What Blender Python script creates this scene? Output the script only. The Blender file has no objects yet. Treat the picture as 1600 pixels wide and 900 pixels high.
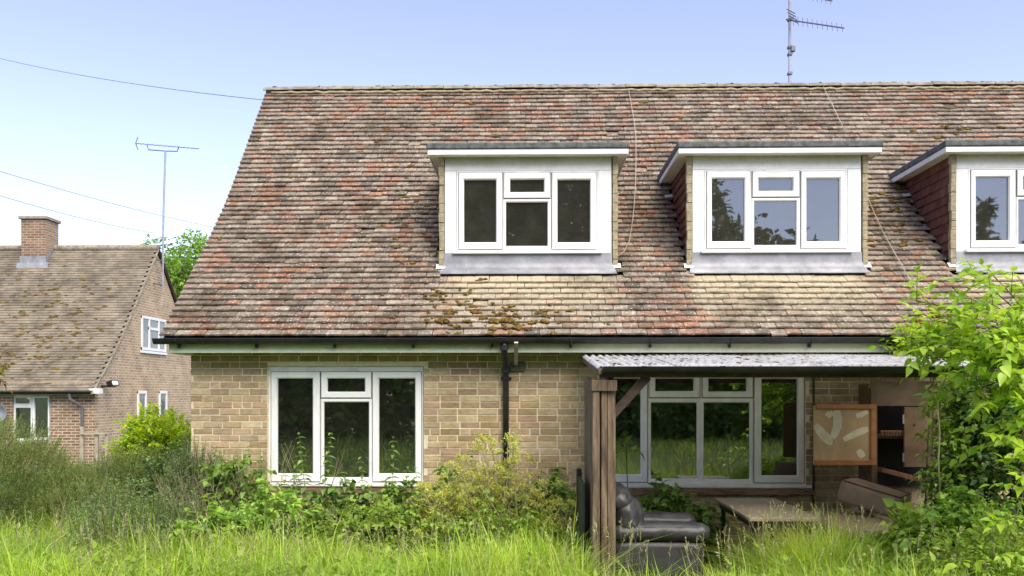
import bpy, bmesh, math, random
import numpy as np
from mathutils import Vector, Matrix, noise

random.seed(7)
RNG = np.random.default_rng(11)
SC = bpy.context.scene
COL = SC.collection

# ------------------------------------------------------------------ camera
YAW = math.radians(1.2); FPX = 1350.0; HOR = 612.0; CZ = 1.85
cam = bpy.data.cameras.new('camera'); camo = bpy.data.objects.new('camera', cam); COL.objects.link(camo)
cam.sensor_width = 36.0; cam.lens = 36.0 * FPX / 1600.0
cam.shift_y = (HOR - 450.0) / 1600.0
cam.clip_start = 0.05; cam.clip_end = 2000
camo.location = (0, 0, CZ); camo.rotation_euler = (math.pi / 2, 0, YAW)
SC.camera = camo

# ------------------------------------------------------------------ light
SUN_EL = math.radians(50); SUN_AZ = math.radians(152)      # azimuth clockwise from +Y: behind the viewer, a little right
w = bpy.data.worlds.new('World'); SC.world = w; w.use_nodes = True
wn = w.node_tree.nodes; wl = w.node_tree.links
sky = wn.new('ShaderNodeTexSky'); sky.sky_type = 'NISHITA'; sky.sun_disc = False
sky.sun_elevation = SUN_EL; sky.sun_rotation = SUN_AZ
sky.air_density = 1.0; sky.dust_density = 0.6; sky.ozone_density = 5.0; sky.altitude = 60
bg = wn['Background']; bg.inputs['Strength'].default_value = 0.085
hs = wn.new('ShaderNodeHueSaturation'); hs.inputs['Saturation'].default_value = 0.84      # thin high haze pales the blue
tint = wn.new('ShaderNodeMix'); tint.data_type = 'RGBA'; tint.blend_type = 'MULTIPLY'; tint.inputs[0].default_value = 1.0
tint.inputs[7].default_value = (1.07, 0.895, 0.96, 1)
wl.new(sky.outputs[0], hs.inputs['Color']); wl.new(hs.outputs[0], tint.inputs[6]); wl.new(tint.outputs[2], bg.inputs['Color'])
sl = bpy.data.lights.new('sun', 'SUN'); so = bpy.data.objects.new('sun', sl); COL.objects.link(so)
sl.energy = 1.5; sl.angle = math.radians(50); sl.color = (1.0, 0.92, 0.74)
sd = Vector((math.sin(SUN_AZ) * math.cos(SUN_EL), math.cos(SUN_AZ) * math.cos(SUN_EL), math.sin(SUN_EL)))
so.rotation_euler = (-sd).to_track_quat('-Z', 'Y').to_euler(); so.location = sd * 60
SC.view_settings.view_transform = 'Standard'; SC.view_settings.look = 'None'
SC.view_settings.gamma = 1.0; SC.view_settings.exposure = 1.93
SC.view_settings.use_curve_mapping = False

# ------------------------------------------------------------------ helpers
def P(px, py, Y):
    """world point at house-parallel depth Y that was measured at photo position px, py"""
    xr = (px - 800) / FPX; yu = (HOR - py) / FPX
    dx = math.cos(YAW) * xr - math.sin(YAW); dy = math.sin(YAW) * xr + math.cos(YAW)
    t = Y / dy
    return Vector((dx * t, Y, CZ + yu * t))
def XP(px, Y): return P(px, 612, Y).x
def ZP(py, Y, px=828): return P(px, py, Y).z
def project(p):
    x = p[0] * math.cos(YAW) + p[1] * math.sin(YAW); d = -p[0] * math.sin(YAW) + p[1] * math.cos(YAW)
    return 800 + FPX * x / d, HOR - FPX * (p[2] - CZ) / d, d

def link(o, parent=None):
    COL.objects.link(o)
    if parent is not None:
        o.parent = parent
        if parent.type == 'EMPTY' or parent.location.length > 0:
            o.matrix_parent_inverse = Matrix.Translation(-parent.location)
    return o
def tag(o, label, cat, group=None, kind=None):
    o['label'] = label; o['category'] = cat
    if group: o['group'] = group
    if kind: o['kind'] = kind
    return o
def thing(name, label, cat, loc=(0, 0, 0), group=None):
    o = bpy.data.objects.new(name, None); o.empty_display_size = 0.1; o.location = loc
    COL.objects.link(o); tag(o, label, cat, group); return o

class MB:
    def __init__(s): s.v = []; s.f = []
    def quad(s, a, b, c, d):
        i = len(s.v); s.v += [tuple(a), tuple(b), tuple(c), tuple(d)]; s.f.append((i, i+1, i+2, i+3)); return s
    def poly(s, pts):
        i = len(s.v); s.v += [tuple(p) for p in pts]; s.f.append(tuple(range(i, i+len(pts)))); return s
    def box(s, x0, x1, y0, y1, z0, z1, b=0.0):
        if b <= 0:
            i = len(s.v)
            s.v += [(x0,y0,z0),(x1,y0,z0),(x1,y1,z0),(x0,y1,z0),(x0,y0,z1),(x1,y0,z1),(x1,y1,z1),(x0,y1,z1)]
            s.f += [(i,i+3,i+2,i+1),(i+4,i+5,i+6,i+7),(i,i+1,i+5,i+4),(i+1,i+2,i+6,i+5),(i+2,i+3,i+7,i+6),(i+3,i,i+4,i+7)]
            return s
        c = Vector(((x0+x1)/2,(y0+y1)/2,(z0+z1)/2))
        return s.obox(c, (1,0,0),(0,1,0),(0,0,1), (x1-x0)/2,(y1-y0)/2,(z1-z0)/2, b)
    def obox(s, c, ax, ay, az, hx, hy, hz, b=0.0):
        c = Vector(c); ax = Vector(ax).normalized(); ay = Vector(ay).normalized(); az = Vector(az).normalized()
        bm = bmesh.new(); bmesh.ops.create_cube(bm, size=2)
        for v in bm.verts: v.co = Vector((v.co.x*hx, v.co.y*hy, v.co.z*hz))
        if b > 0: bmesh.ops.bevel(bm, geom=bm.edges[:], offset=min(b, hx*.9, hy*.9, hz*.9), segments=1, affect='EDGES')
        bm.verts.index_update(); i = len(s.v)
        for v in bm.verts: s.v.append(tuple(c + ax*v.co.x + ay*v.co.y + az*v.co.z))
        for f in bm.faces: s.f.append(tuple(i+v.index for v in f.verts))
        bm.free(); return s
    def beam(s, a, b, wx, wz, bev=0.004):
        """square timber from a to b"""
        a = Vector(a); b = Vector(b); d = b - a; up = Vector((0,0,1))
        if abs(d.normalized().z) > .95: up = Vector((0,1,0))
        sx = d.cross(up).normalized(); sz = sx.cross(d).normalized()
        return s.obox((a+b)/2, d, sx, sz, d.length/2, wx/2, wz/2, bev)
    def tube(s, pts, r, n=8, cap=True):
        pts = [Vector(p) for p in pts]; R = r if isinstance(r, (list, tuple)) else [r]*len(pts)
        i0 = len(s.v); ref = Vector((0.31, 0.52, 0.8))
        for k, p in enumerate(pts):
            t = (pts[min(k+1, len(pts)-1)] - pts[max(k-1, 0)]).normalized()
            a = t.cross(ref)
            if a.length < .1: a = t.cross(Vector((1,0,0)))
            a.normalize(); b = t.cross(a)
            for j in range(n):
                an = 2*math.pi*j/n; s.v.append(tuple(p + (a*math.cos(an) + b*math.sin(an))*R[k]))
        for k in range(len(pts)-1):
            for j in range(n):
                s.f.append((i0+k*n+j, i0+k*n+(j+1)%n, i0+(k+1)*n+(j+1)%n, i0+(k+1)*n+j))
        if cap:
            s.f.append(tuple(i0+j for j in range(n))[::-1]); e = i0+(len(pts)-1)*n; s.f.append(tuple(e+j for j in range(n)))
        return s
    def ring(s, o, g, yf, yb, bev=0.004, cham=0.006):
        """rectangular frame, outer rect o=(x0,x1,z0,z1), inner rect g, front at yf, back at yb"""
        def loop(r, ins, y): 
            x0,x1,z0,z1 = r
            return [(x0+ins,y,z0+ins),(x1-ins,y,z0+ins),(x1-ins,y,z1-ins),(x0+ins,y,z1-ins)]
        L = [loop(o,0,yb), loop(o,0,yf+bev), loop(o,bev,yf), loop(g,-cham,yf), loop(g,0,yf+cham*1.6), loop(g,0,yb)]
        i = len(s.v)
        for l in L: s.v += l
        n = len(L)
        for k in range(n):
            a = i+4*k; b = i+4*((k+1)%n)
            for j in range(4):
                s.f.append((a+j, a+(j+1)%4, b+(j+1)%4, b+j))
        return s
    def lathe(s, c, prof, n=16, axis='Z'):
        i0 = len(s.v); c = Vector(c)
        for (r, h) in prof:
            for j in range(n):
                an = 2*math.pi*j/n
                p = Vector((r*math.cos(an), r*math.sin(an), h))
                if axis == 'Y': p = Vector((p.x, p.z, p.y))
                if axis == 'X': p = Vector((p.z, p.x, p.y))
                s.v.append(tuple(c+p))
        for k in range(len(prof)-1):
            for j in range(n):
                s.f.append((i0+k*n+j, i0+k*n+(j+1)%n, i0+(k+1)*n+(j+1)%n, i0+(k+1)*n+j))
        s.f.append(tuple(i0+j for j in range(n))[::-1]); e = i0+(len(prof)-1)*n; s.f.append(tuple(e+j for j in range(n)))
        return s
    def build(s, name, mat, parent=None, smooth=False):
        me = bpy.data.meshes.new(name); me.from_pydata(s.v, [], s.f); me.update()
        bm = bmesh.new(); bm.from_mesh(me); bmesh.ops.recalc_face_normals(bm, faces=bm.faces[:]); bm.to_mesh(me); bm.free()
        if smooth: me.shade_smooth()
        if mat: me.materials.append(mat)
        return link(bpy.data.objects.new(name, me), parent)

def tri_mesh(name, V, F, mat, parent=None, smooth=False):
    V = np.ascontiguousarray(V, np.float32); F = np.ascontiguousarray(F, np.int32)
    me = bpy.data.meshes.new(name)
    me.vertices.add(len(V)); me.vertices.foreach_set('co', V.ravel())
    me.loops.add(F.size); me.loops.foreach_set('vertex_index', F.ravel())
    me.polygons.add(len(F)); me.polygons.foreach_set('loop_start', np.arange(0, F.size, 3, dtype=np.int32))
    me.polygons.foreach_set('loop_total', np.full(len(F), 3, np.int32))
    me.update(calc_edges=True); me.validate()
    if smooth: me.shade_smooth()
    me.materials.append(mat)
    o = bpy.data.objects.new(name, me); return link(o, parent)
def mesh_obj(name, me, parent, mw=None):
    o = bpy.data.objects.new(name, me); link(o, parent)
    if mw is not None: o.matrix_basis = mw
    return o

# ------------------------------------------------------------------ materials
def nodes_of(name):
    m = bpy.data.materials.new(name); m.use_nodes = True
    nt = m.node_tree; return m, nt.nodes, nt.links, nt.nodes['Principled BSDF']
def ramp(n, stops, interp='LINEAR'):
    r = n.new('ShaderNodeValToRGB'); r.color_ramp.interpolation = interp
    el = r.color_ramp.elements
    while len(el) < len(stops): el.new(0.5)
    for e, (p, c) in zip(el, stops):
        e.position = p; e.color = (c[0], c[1], c[2], 1) if hasattr(c, '__len__') else (c, c, c, 1)
    return r
def tnoise(n, l, scale, detail=4, rough=.6, stretch=None, src=None):
    g = n.new('ShaderNodeNewGeometry') if src is None else None
    vec = g.outputs['Position'] if src is None else src
    if stretch:
        mp = n.new('ShaderNodeMapping'); mp.inputs['Scale'].default_value = stretch
        l.new(vec, mp.inputs['Vector']); vec = mp.outputs[0]
    t = n.new('ShaderNodeTexNoise'); t.inputs['Scale'].default_value = scale
    t.inputs['Detail'].default_value = detail; t.inputs['Roughness'].default_value = rough
    l.new(vec, t.inputs['Vector']); return t.outputs['Fac']
def math_(n, l, op, a, b=None, clamp=False):
    m = n.new('ShaderNodeMath'); m.operation = op; m.use_clamp = clamp
    for k, x in enumerate((a, b)):
        if x is None: continue
        if hasattr(x, 'links') or hasattr(x, 'is_linked'): l.new(x, m.inputs[k])
        else: m.inputs[k].default_value = x
    return m.outputs[0]
def mixc(n, l, fac, a, b, mode='MIX'):
    m = n.new('ShaderNodeMix'); m.data_type = 'RGBA'; m.blend_type = mode
    for sock, x in ((m.inputs[0], fac), (m.inputs[6], a), (m.inputs[7], b)):
        if hasattr(x, 'is_linked'): l.new(x, sock)
        elif hasattr(x, '__len__'): sock.default_value = (*x[:3], 1)
        else: sock.default_value = x
    return m.outputs[2]
def rnd(n, l):
    g = n.new('ShaderNodeNewGeometry'); o = n.new('ShaderNodeObjectInfo')
    return math_(n, l, 'FRACT', math_(n, l, 'ADD', g.outputs['Random Per Island'], o.outputs['Random']))
def bump(n, l, b, height, strength=.4, dist=.01):
    bp = n.new('ShaderNodeBump'); bp.inputs['Strength'].default_value = strength; bp.inputs['Distance'].default_value = dist
    l.new(height, bp.inputs['Height']); l.new(bp.outputs[0], b.inputs['Normal'])

def mat_simple(name, c0, c1, scale=8, rough=.6, bmp=.0, detail=5, metal=0, stretch=None, spec=.4, lo=.35, hi=.65, bscale=None):
    m, n, l, b = nodes_of(name)
    t = tnoise(n, l, scale, detail, .65, stretch)
    r = ramp(n, [(lo, c0), (hi, c1)]); l.new(t, r.inputs[0]); l.new(r.outputs[0], b.inputs['Base Color'])
    b.inputs['Roughness'].default_value = rough; b.inputs['Metallic'].default_value = metal
    b.inputs['Specular IOR Level'].default_value = spec
    if bmp > 0:
        h = tnoise(n, l, bscale or scale*3, 5, .7, stretch); bump(n, l, b, h, bmp, .01)
    return m

def mat_leaf(name, cols, trans=.38, rough=.5, nscale=3.0, spec=.35, dark=.6, gain=1.0, patch=None):
    """cols: list of colours spread over leaves at random"""
    m, n, l, b = nodes_of(name)
    cols = [tuple(min(.75, v*gain) for v in c) for c in cols]
    r = rnd(n, l)
    rp = ramp(n, [(i/(max(1, len(cols)-1)), c) for i, c in enumerate(cols)]); l.new(r, rp.inputs[0])
    base = rp.outputs[0]
    if patch:
        pr = ramp(n, [(.42, 0.0), (.62, patch[2])]); l.new(tnoise(n, l, patch[1], 4, .65), pr.inputs[0]); base = mixc(n, l, pr.outputs[0], base, patch[0], 'MULTIPLY')
    t = tnoise(n, l, nscale, 3, .6)
    v = ramp(n, [(.3, (dark,)*3), (.7, (1.12,)*3)]); l.new(t, v.inputs[0])
    c = mixc(n, l, 1.0, base, v.outputs[0], 'MULTIPLY')
    l.new(c, b.inputs['Base Color']); b.inputs['Roughness'].default_value = rough
    b.inputs['Specular IOR Level'].default_value = spec
    tr = n.new('ShaderNodeBsdfTranslucent')
    c2 = mixc(n, l, 1.0, c, (1.25, 1.2, .55), 'MULTIPLY'); l.new(c2, tr.inputs['Color'])
    mx = n.new('ShaderNodeMixShader'); mx.inputs[0].default_value = trans
    l.new(b.outputs[0], mx.inputs[1]); l.new(tr.outputs[0], mx.inputs[2])
    l.new(mx.outputs[0], n['Material Output'].inputs['Surface'])
    return m

def mat_tile(name, field=False):
    m, n, l, b = nodes_of(name)
    g = n.new('ShaderNodeNewGeometry'); sep = n.new('ShaderNodeSeparateXYZ'); l.new(g.outputs['Position'], sep.inputs[0])
    r = rnd(n, l)
    patch = tnoise(n, l, .9, 3, .6)
    rp = ramp(n, [(0, (.125,.104,.084)), (.12, (.17,.141,.113)), (.34, (.215,.178,.143)), (.58, (.245,.203,.163)), (.8, (.28,.233,.187)), (1.0, (.34,.287,.225))])
    l.new(r, rp.inputs[0]); c = rp.outputs[0]
    # sandy-red tiles come in loose patches
    r2 = math_(n, l, 'FRACT', math_(n, l, 'MULTIPLY', r, 37.7))
    sel = math_(n, l, 'ADD', math_(n, l, 'MULTIPLY', r2, .5), math_(n, l, 'MULTIPLY', tnoise(n, l, 1.1, 4, .65), .75))
    rs = ramp(n, [(.685, 0.0), (.78, .5), (.93, .85)]); l.new(sel, rs.inputs[0])
    rc = ramp(n, [(0, (.19,.085,.062)), (.5, (.26,.12,.082)), (1, (.31,.165,.105))]); l.new(r2, rc.inputs[0])
    c = mixc(n, l, rs.outputs[0], c, rc.outputs[0])
    # soft weathering on each tile
    t1 = tnoise(n, l, 22, 5, .7)
    v = ramp(n, [(.3, (.5,.49,.46)), (.7, (1.38,1.36,1.3))]); l.new(t1, v.inputs[0])
    c = mixc(n, l, 1, c, v.outputs[0], 'MULTIPLY')
    # rain-washed pale tiles below the lead aprons of the dormers
    def band(lo, hi, sock, soft):
        a = n.new('ShaderNodeMapRange'); a.interpolation_type = 'SMOOTHSTEP'
        a.inputs[1].default_value = lo-soft; a.inputs[2].default_value = lo+soft; l.new(sock, a.inputs[0])
        d = n.new('ShaderNodeMapRange'); d.interpolation_type = 'SMOOTHSTEP'
        d.inputs[1].default_value = hi-soft; d.inputs[2].default_value = hi+soft; d.inputs[3].default_value = 1; d.inputs[4].default_value = 0
        l.new(sock, d.inputs[0]); return math_(n, l, 'MULTIPLY', a.outputs[0], d.outputs[0])
    wob = math_(n, l, 'ADD', sep.outputs[0], math_(n, l, 'MULTIPLY', math_(n, l, 'SUBTRACT', tnoise(n, l, 2.4, 3, .6), .5), .7))
    mask = None
    for x0, x1 in ((-1.0, .95), (1.9, 3.9), (5.0, 7.0)):
        k = band(x0, x1, wob, .22); mask = k if mask is None else math_(n, l, 'MAXIMUM', mask, k)
    below = n.new('ShaderNodeMapRange'); below.interpolation_type = 'SMOOTHSTEP'
    below.inputs[1].default_value = 9.25; below.inputs[2].default_value = 10.22; l.new(sep.outputs[1], below.inputs[0])
    cut = n.new('ShaderNodeMapRange'); cut.inputs[1].default_value = 10.3; cut.inputs[2].default_value = 10.34
    cut.inputs[3].default_value = 1; cut.inputs[4].default_value = 0; l.new(sep.outputs[1], cut.inputs[0])
    mask = math_(n, l, 'MULTIPLY', math_(n, l, 'MULTIPLY', mask, below.outputs[0]), cut.outputs[0])
    mask = math_(n, l, 'MULTIPLY', mask, math_(n, l, 'ADD', math_(n, l, 'MULTIPLY', t1, .8), .38), True)
    c = mixc(n, l, mask, c, (.47,.41,.27))
    # pale lichen specks
    for sc, thr, colr, amt in ((26, .19, (.66,.64,.56), .9), (11, .15, (.58,.5,.33), .65)):
        vo = n.new('ShaderNodeTexVoronoi'); vo.inputs['Scale'].default_value = sc; l.new(g.outputs['Position'], vo.inputs['Vector'])
        s = n.new('ShaderNodeSeparateColor'); l.new(vo.outputs['Color'], s.inputs[0])
        keep = math_(n, l, 'GREATER_THAN', s.outputs[0], .5)
        sp = n.new('ShaderNodeMapRange'); sp.inputs[1].default_value = thr*.6; sp.inputs[2].default_value = thr*1.6
        sp.inputs[3].default_value = amt; sp.inputs[4].default_value = 0
        l.new(math_(n, l, 'ADD', vo.outputs['Distance'], math_(n, l, 'MULTIPLY', t1, .12)), sp.inputs[0])
        sp.inputs[1].default_value = thr*.6+.06; sp.inputs[2].default_value = thr*1.6+.06
        c = mixc(n, l, math_(n, l, 'MULTIPLY', keep, sp.outputs[0]), c, colr)
    # dark algae patches
    al = tnoise(n, l, 1.7, 6, .72); alr = ramp(n, [(.5, 0.0), (.66, .68)]); l.new(al, alr.inputs[0])
    c = mixc(n, l, alr.outputs[0], c, (.085,.066,.042))
    l.new(c, b.inputs['Base Color']); b.inputs['Roughness'].default_value = .9; b.inputs['Specular IOR Level'].default_value = .2
    bump(n, l, b, tnoise(n, l, 60, 5, .7), .5, .006)
    return m

def mat_brick(name):
    m, n, l, b = nodes_of(name)
    g = n.new('ShaderNodeNewGeometry'); sep = n.new('ShaderNodeSeparateXYZ'); l.new(g.outputs['Position'], sep.inputs[0])
    r = rnd(n, l)
    rp = ramp(n, [(0, (.33,.245,.145)), (.15, (.42,.33,.20)), (.36, (.48,.385,.24)), (.52, (.52,.43,.275)), (.66, (.47,.35,.225)), (.78, (.41,.285,.2)), (.9, (.355,.28,.185)), (1, (.56,.475,.32))])
    l.new(r, rp.inputs[0])
    t = tnoise(n, l, 16, 5, .7, (1, 1, 2.2)); v = ramp(n, [(.28, (.66,.64,.6)), (.72, (1.2,1.19,1.15))]); l.new(t, v.inputs[0])
    c = mixc(n, l, 1, rp.outputs[0], v.outputs[0], 'MULTIPLY')
    sp = tnoise(n, l, 90, 3, .6); spr = ramp(n, [(.66, 0.0), (.74, .55)]); l.new(sp, spr.inputs[0])
    c = mixc(n, l, spr.outputs[0], c, (.14,.09,.06))
    dn = tnoise(n, l, 1.6, 5, .7, (1, 1, .35)); dnr = ramp(n, [(.45, (1, 1, 1)), (.75, (.72, .70, .64))]); l.new(dn, dnr.inputs[0]); c = mixc(n, l, 1, c, dnr.outputs[0], 'MULTIPLY')
    # green algae film on the damp courses under the eaves
    a = n.new('ShaderNodeMapRange'); a.inputs[1].default_value = 1.93; a.inputs[2].default_value = 2.22; l.new(sep.outputs[2], a.inputs[0])
    am = math_(n, l, 'MULTIPLY', a.outputs[0], math_(n, l, 'ADD', math_(n, l, 'MULTIPLY', tnoise(n, l, 3, 4, .6), .9), .05), True)
    c = mixc(n, l, am, c, (.13,.115,.035))
    hsb = n.new('ShaderNodeHueSaturation'); hsb.inputs['Saturation'].default_value = 1.04; l.new(c, hsb.inputs['Color']); c = hsb.outputs[0]
    l.new(c, b.inputs['Base Color']); b.inputs['Roughness'].default_value = .92; b.inputs['Specular IOR Level'].default_value = .2
    bump(n, l, b, tnoise(n, l, 70, 5, .7), .45, .005)
    return m

def mat_brickwork(name, axis, cols, mortar, w=.225, h=.075, ms=.007):
    m, n, l, b = nodes_of(name)
    g = n.new('ShaderNodeNewGeometry'); sep = n.new('ShaderNodeSeparateXYZ'); l.new(g.outputs['Position'], sep.inputs[0])
    cb = n.new('ShaderNodeCombineXYZ'); l.new(sep.outputs[0 if axis == 'X' else 1], cb.inputs[0]); l.new(sep.outputs[2], cb.inputs[1])
    bt = n.new('ShaderNodeTexBrick'); l.new(cb.outputs[0], bt.inputs['Vector'])
    bt.inputs['Scale'].default_value = 1; bt.inputs['Brick Width'].default_value = w; bt.inputs['Row Height'].default_value = h
    bt.inputs['Mortar Size'].default_value = ms; bt.inputs['Bias'].default_value = 0; bt.inputs['Mortar Smooth'].default_value = .1
    bt.inputs['Color1'].default_value = (0, 0, 0, 1); bt.inputs['Color2'].default_value = (1, 1, 1, 1); bt.inputs['Mortar'].default_value = (.5, .5, .5, 1)
    rp = ramp(n, [(i/(len(cols)-1), c) for i, c in enumerate(cols)]); l.new(bt.outputs['Color'], rp.inputs[0])
    v = ramp(n, [(.3, (.72,.7,.68)), (.7, (1.18,1.17,1.15))]); l.new(tnoise(n, l, 2.2, 6, .7), v.inputs[0])
    c = mixc(n, l, bt.outputs['Fac'], rp.outputs[0], mortar)
    c = mixc(n, l, 1, c, v.outputs[0], 'MULTIPLY')
    l.new(c, b.inputs['Base Color']); b.inputs['Roughness'].default_value = .92
    bump(n, l, b, math_(n, l, 'SUBTRACT', 1.0, bt.outputs['Fac']), .6, .01)
    return m

def mat_glass(name, refl=.10, tint=.5, wav=.004, d0=.015, d1=.05):
    m, n, l, b = nodes_of(name)
    tr = n.new('ShaderNodeBsdfTransparent'); tr.inputs[0].default_value = (tint*.95, tint, tint*.96, 1)
    gl = n.new('ShaderNodeBsdfGlossy'); gl.inputs['Roughness'].default_value = .015; gl.inputs['Color'].default_value = (.92,.97,.95,1)
    fr = n.new('ShaderNodeFresnel'); fr.inputs['IOR'].default_value = 1.5
    fac = math_(n, l, 'ADD', fr.outputs[0], refl, True)
    h = tnoise(n, l, 2.2, 2, .5)
    bp = n.new('ShaderNodeBump'); bp.inputs['Strength'].default_value = .25; bp.inputs['Distance'].default_value = wav
    l.new(h, bp.inputs['Height']); l.new(bp.outputs[0], gl.inputs['Normal'])
    mx = n.new('ShaderNodeMixShader'); l.new(fac, mx.inputs[0]); l.new(tr.outputs[0], mx.inputs[1]); l.new(gl.outputs[0], mx.inputs[2])
    # dust film, doubling as painted haze that lifts dark panes
    df = n.new('ShaderNodeBsdfDiffuse'); df.inputs[0].default_value = (.34,.33,.25,1)
    dr = ramp(n, [(.35, d0), (.75, d1)]); l.new(tnoise(n, l, 5, 5, .7), dr.inputs[0])
    m2 = n.new('ShaderNodeMixShader'); l.new(dr.outputs[0], m2.inputs[0]); l.new(mx.outputs[0], m2.inputs[1]); l.new(df.outputs[0], m2.inputs[2])
    l.new(m2.outputs[0], n['Material Output'].inputs['Surface'])
    return m

def mat_fascia(name, z0, z1, base, algae, amount=.9, fromtop=True):
    """painted board tinted towards its top; on the eaves fascia this is green algae"""
    m, n, l, b = nodes_of(name)
    g = n.new('ShaderNodeNewGeometry'); sep = n.new('ShaderNodeSeparateXYZ'); l.new(g.outputs['Position'], sep.inputs[0])
    a = n.new('ShaderNodeMapRange'); a.inputs[1].default_value = z0; a.inputs[2].default_value = z1; l.new(sep.outputs[2], a.inputs[0])
    k = math_(n, l, 'MULTIPLY', a.outputs[0], math_(n, l, 'ADD', math_(n, l, 'MULTIPLY', tnoise(n, l, 2.5, 5, .7, (1, 1, .4)), amount), amount*.25), True)
    c = mixc(n, l, k, base, algae)
    v = ramp(n, [(.3, (.85,.85,.83)), (.7, (1.04,1.04,1.04))]); l.new(tnoise(n, l, 9, 6, .75), v.inputs[0])
    c = mixc(n, l, 1, c, v.outputs[0], 'MULTIPLY')
    l.new(c, b.inputs['Base Color']); b.inputs['Roughness'].default_value = .5
    return m

M = {}
M['tile'] = mat_tile('clay_tile')
M['brick'] = mat_brick('buff_brick')
M['mortar'] = mat_simple('mortar', (.58,.51,.37), (.72,.65,.49), 14, .95, .4)
M['white'] = mat_simple('white_plastic', (.66,.655,.62), (.83,.825,.80), 5, .35, 0, spec=.45, stretch=(1, 1, .35), detail=8, lo=.25, hi=.5)
M['white2'] = mat_simple('cream_white_plastic', (.66,.66,.60), (.79,.79,.74), 4, .42, 0, spec=.4)  # slightly creamier, duller white than the other frames
M['timber_sill'] = mat_simple('brown_sill_timber', (.13,.075,.04), (.28,.17,.1), 6, .7, .3, stretch=(.6, 6, 6))
M['glass'] = mat_glass('window_glass', .19)
M['glass_dusty_haze'] = mat_glass('dusty_haze_window_glass', .11, .5, .004, .06, .11)  # stronger film acts as painted haze, so dormer panes read less black
M['lead'] = mat_simple('lead_sheet', (.17,.175,.188), (.33,.335,.355), 3.5, .5, .35, metal=.15, detail=7)
M['felt'] = mat_simple('roofing_felt', (.06,.065,.065), (.16,.17,.165), 12, .95, .7, detail=7)
M['black'] = mat_simple('black_plastic', (.012,.012,.013), (.03,.028,.027), 5, .38, .1)
M['dfascia'] = mat_fascia('dormer_board', 4.50, 4.64, (.74,.74,.71), (.33,.33,.14), 1.1)  # head board grows darker and more olive towards its top
M['fascia'] = mat_fascia('eaves_fascia', 2.28, 2.39, (.66,.68,.52), (.21,.28,.07), 1.1)
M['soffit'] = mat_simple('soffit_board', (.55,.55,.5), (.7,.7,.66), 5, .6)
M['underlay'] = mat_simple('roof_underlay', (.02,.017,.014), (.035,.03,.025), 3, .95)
M['inner'] = mat_simple('plaster', (.3,.28,.24), (.36,.34,.3), 2, .9)
M['moss'] = mat_leaf('moss', [(.10,.065,.022), (.17,.105,.024), (.15,.115,.028), (.25,.155,.03), (.085,.058,.024), (.21,.17,.032)], .05, .95, 40, .1, .5)
M['ridge'] = mat_simple('ridge_clay', (.15,.13,.095), (.34,.295,.215), 9, .92, .5)
M['cheek'] = mat_leaf('cheek_clay', [(.13,.055,.04), (.19,.082,.056), (.16,.068,.048), (.22,.105,.07)], 0, .8, 8, .25, .6)
M['cornerlichen'] = mat_simple('lichened_mortar', (.24,.20,.115), (.42,.365,.235), 20, .95, .5)
M['cable'] = mat_simple('pale_cable', (.34,.3,.25), (.44,.4,.34), 4, .6)
M['gap_shadow'] = mat_simple('gap_shadow_grey', (.05,.05,.05), (.09,.09,.09), 4, .7)
M['wire'] = mat_simple('grey_wire', (.18,.18,.2), (.25,.25,.27), 4, .6)
M['steel'] = mat_simple('galvanised_steel', (.3,.31,.33), (.42,.43,.45), 8, .45, .1, metal=.6)
M['alu'] = mat_simple('weathered_aluminium', (.12,.125,.14), (.2,.2,.22), 8, .5, .1, metal=.5)
M['weatherwood'] = mat_simple('weathered_brown_wood', (.065,.043,.026), (.29,.21,.14), 11, .85, .7, stretch=(3, 3, .25), detail=8, lo=.38, hi=.72)
M['darkwood'] = mat_simple('dark_stained_wood', (.035,.024,.018), (.085,.055,.04), 7, .8, .4, stretch=(1, 3, 3))

# ================================================================== GROUND
WALL = 9.73                                   # face of the brickwork
def ground_z(x, y):
    t = np.clip((8.6 - y) / 3.6, 0, 1); s = t*t*(3-2*t)
    base = .26*s
    far = np.clip((y - 14) / 8, 0, 1)
    return base + .03*np.sin(x*1.3+.5)*np.sin(y*.9) - .25*far
def build_ground():
    n = 90
    def axis(lim):
        u = np.linspace(-1, 1, n); return np.sign(u)*(np.abs(u)**2.6)*lim + u*6
    xs = axis(260); ys = axis(260) + 6
    X, Y = np.meshgrid(xs, ys); Z = ground_z(X, Y)
    V = np.stack([X, Y, Z], -1).reshape(-1, 3)
    i = np.arange(n*n).reshape(n, n); a, b, c, d = i[:-1, :-1].ravel(), i[:-1, 1:].ravel(), i[1:, 1:].ravel(), i[1:, :-1].ravel()
    F = np.concatenate([np.stack([a, b, c], -1), np.stack([a, c, d], -1)])
    m = mat_simple('grassy_soil', (.035,.05,.012), (.10,.15,.03), 1.2, .95, .6, detail=8, bscale=14)
    o = tri_mesh('ground', V, F, m, None, True); o['kind'] = 'structure'
build_ground()

# ================================================================== HOUSE
HX0 = XP(298, WALL); HX1 = 9.2
house = thing('house', 'brick house with brown tiled roof and three white dormer windows', 'house', ((HX0+HX1)/2, WALL+3.6, 0))
COURSE = .075
W1 = (XP(418, WALL), XP(662, WALL), ZP(760, WALL, 540), ZP(572, WALL, 540))
W2 = (XP(931, WALL), XP(1259, WALL), ZP(763, WALL, 1095), ZP(572, WALL, 1095))
WTOP = 2.30

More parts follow.
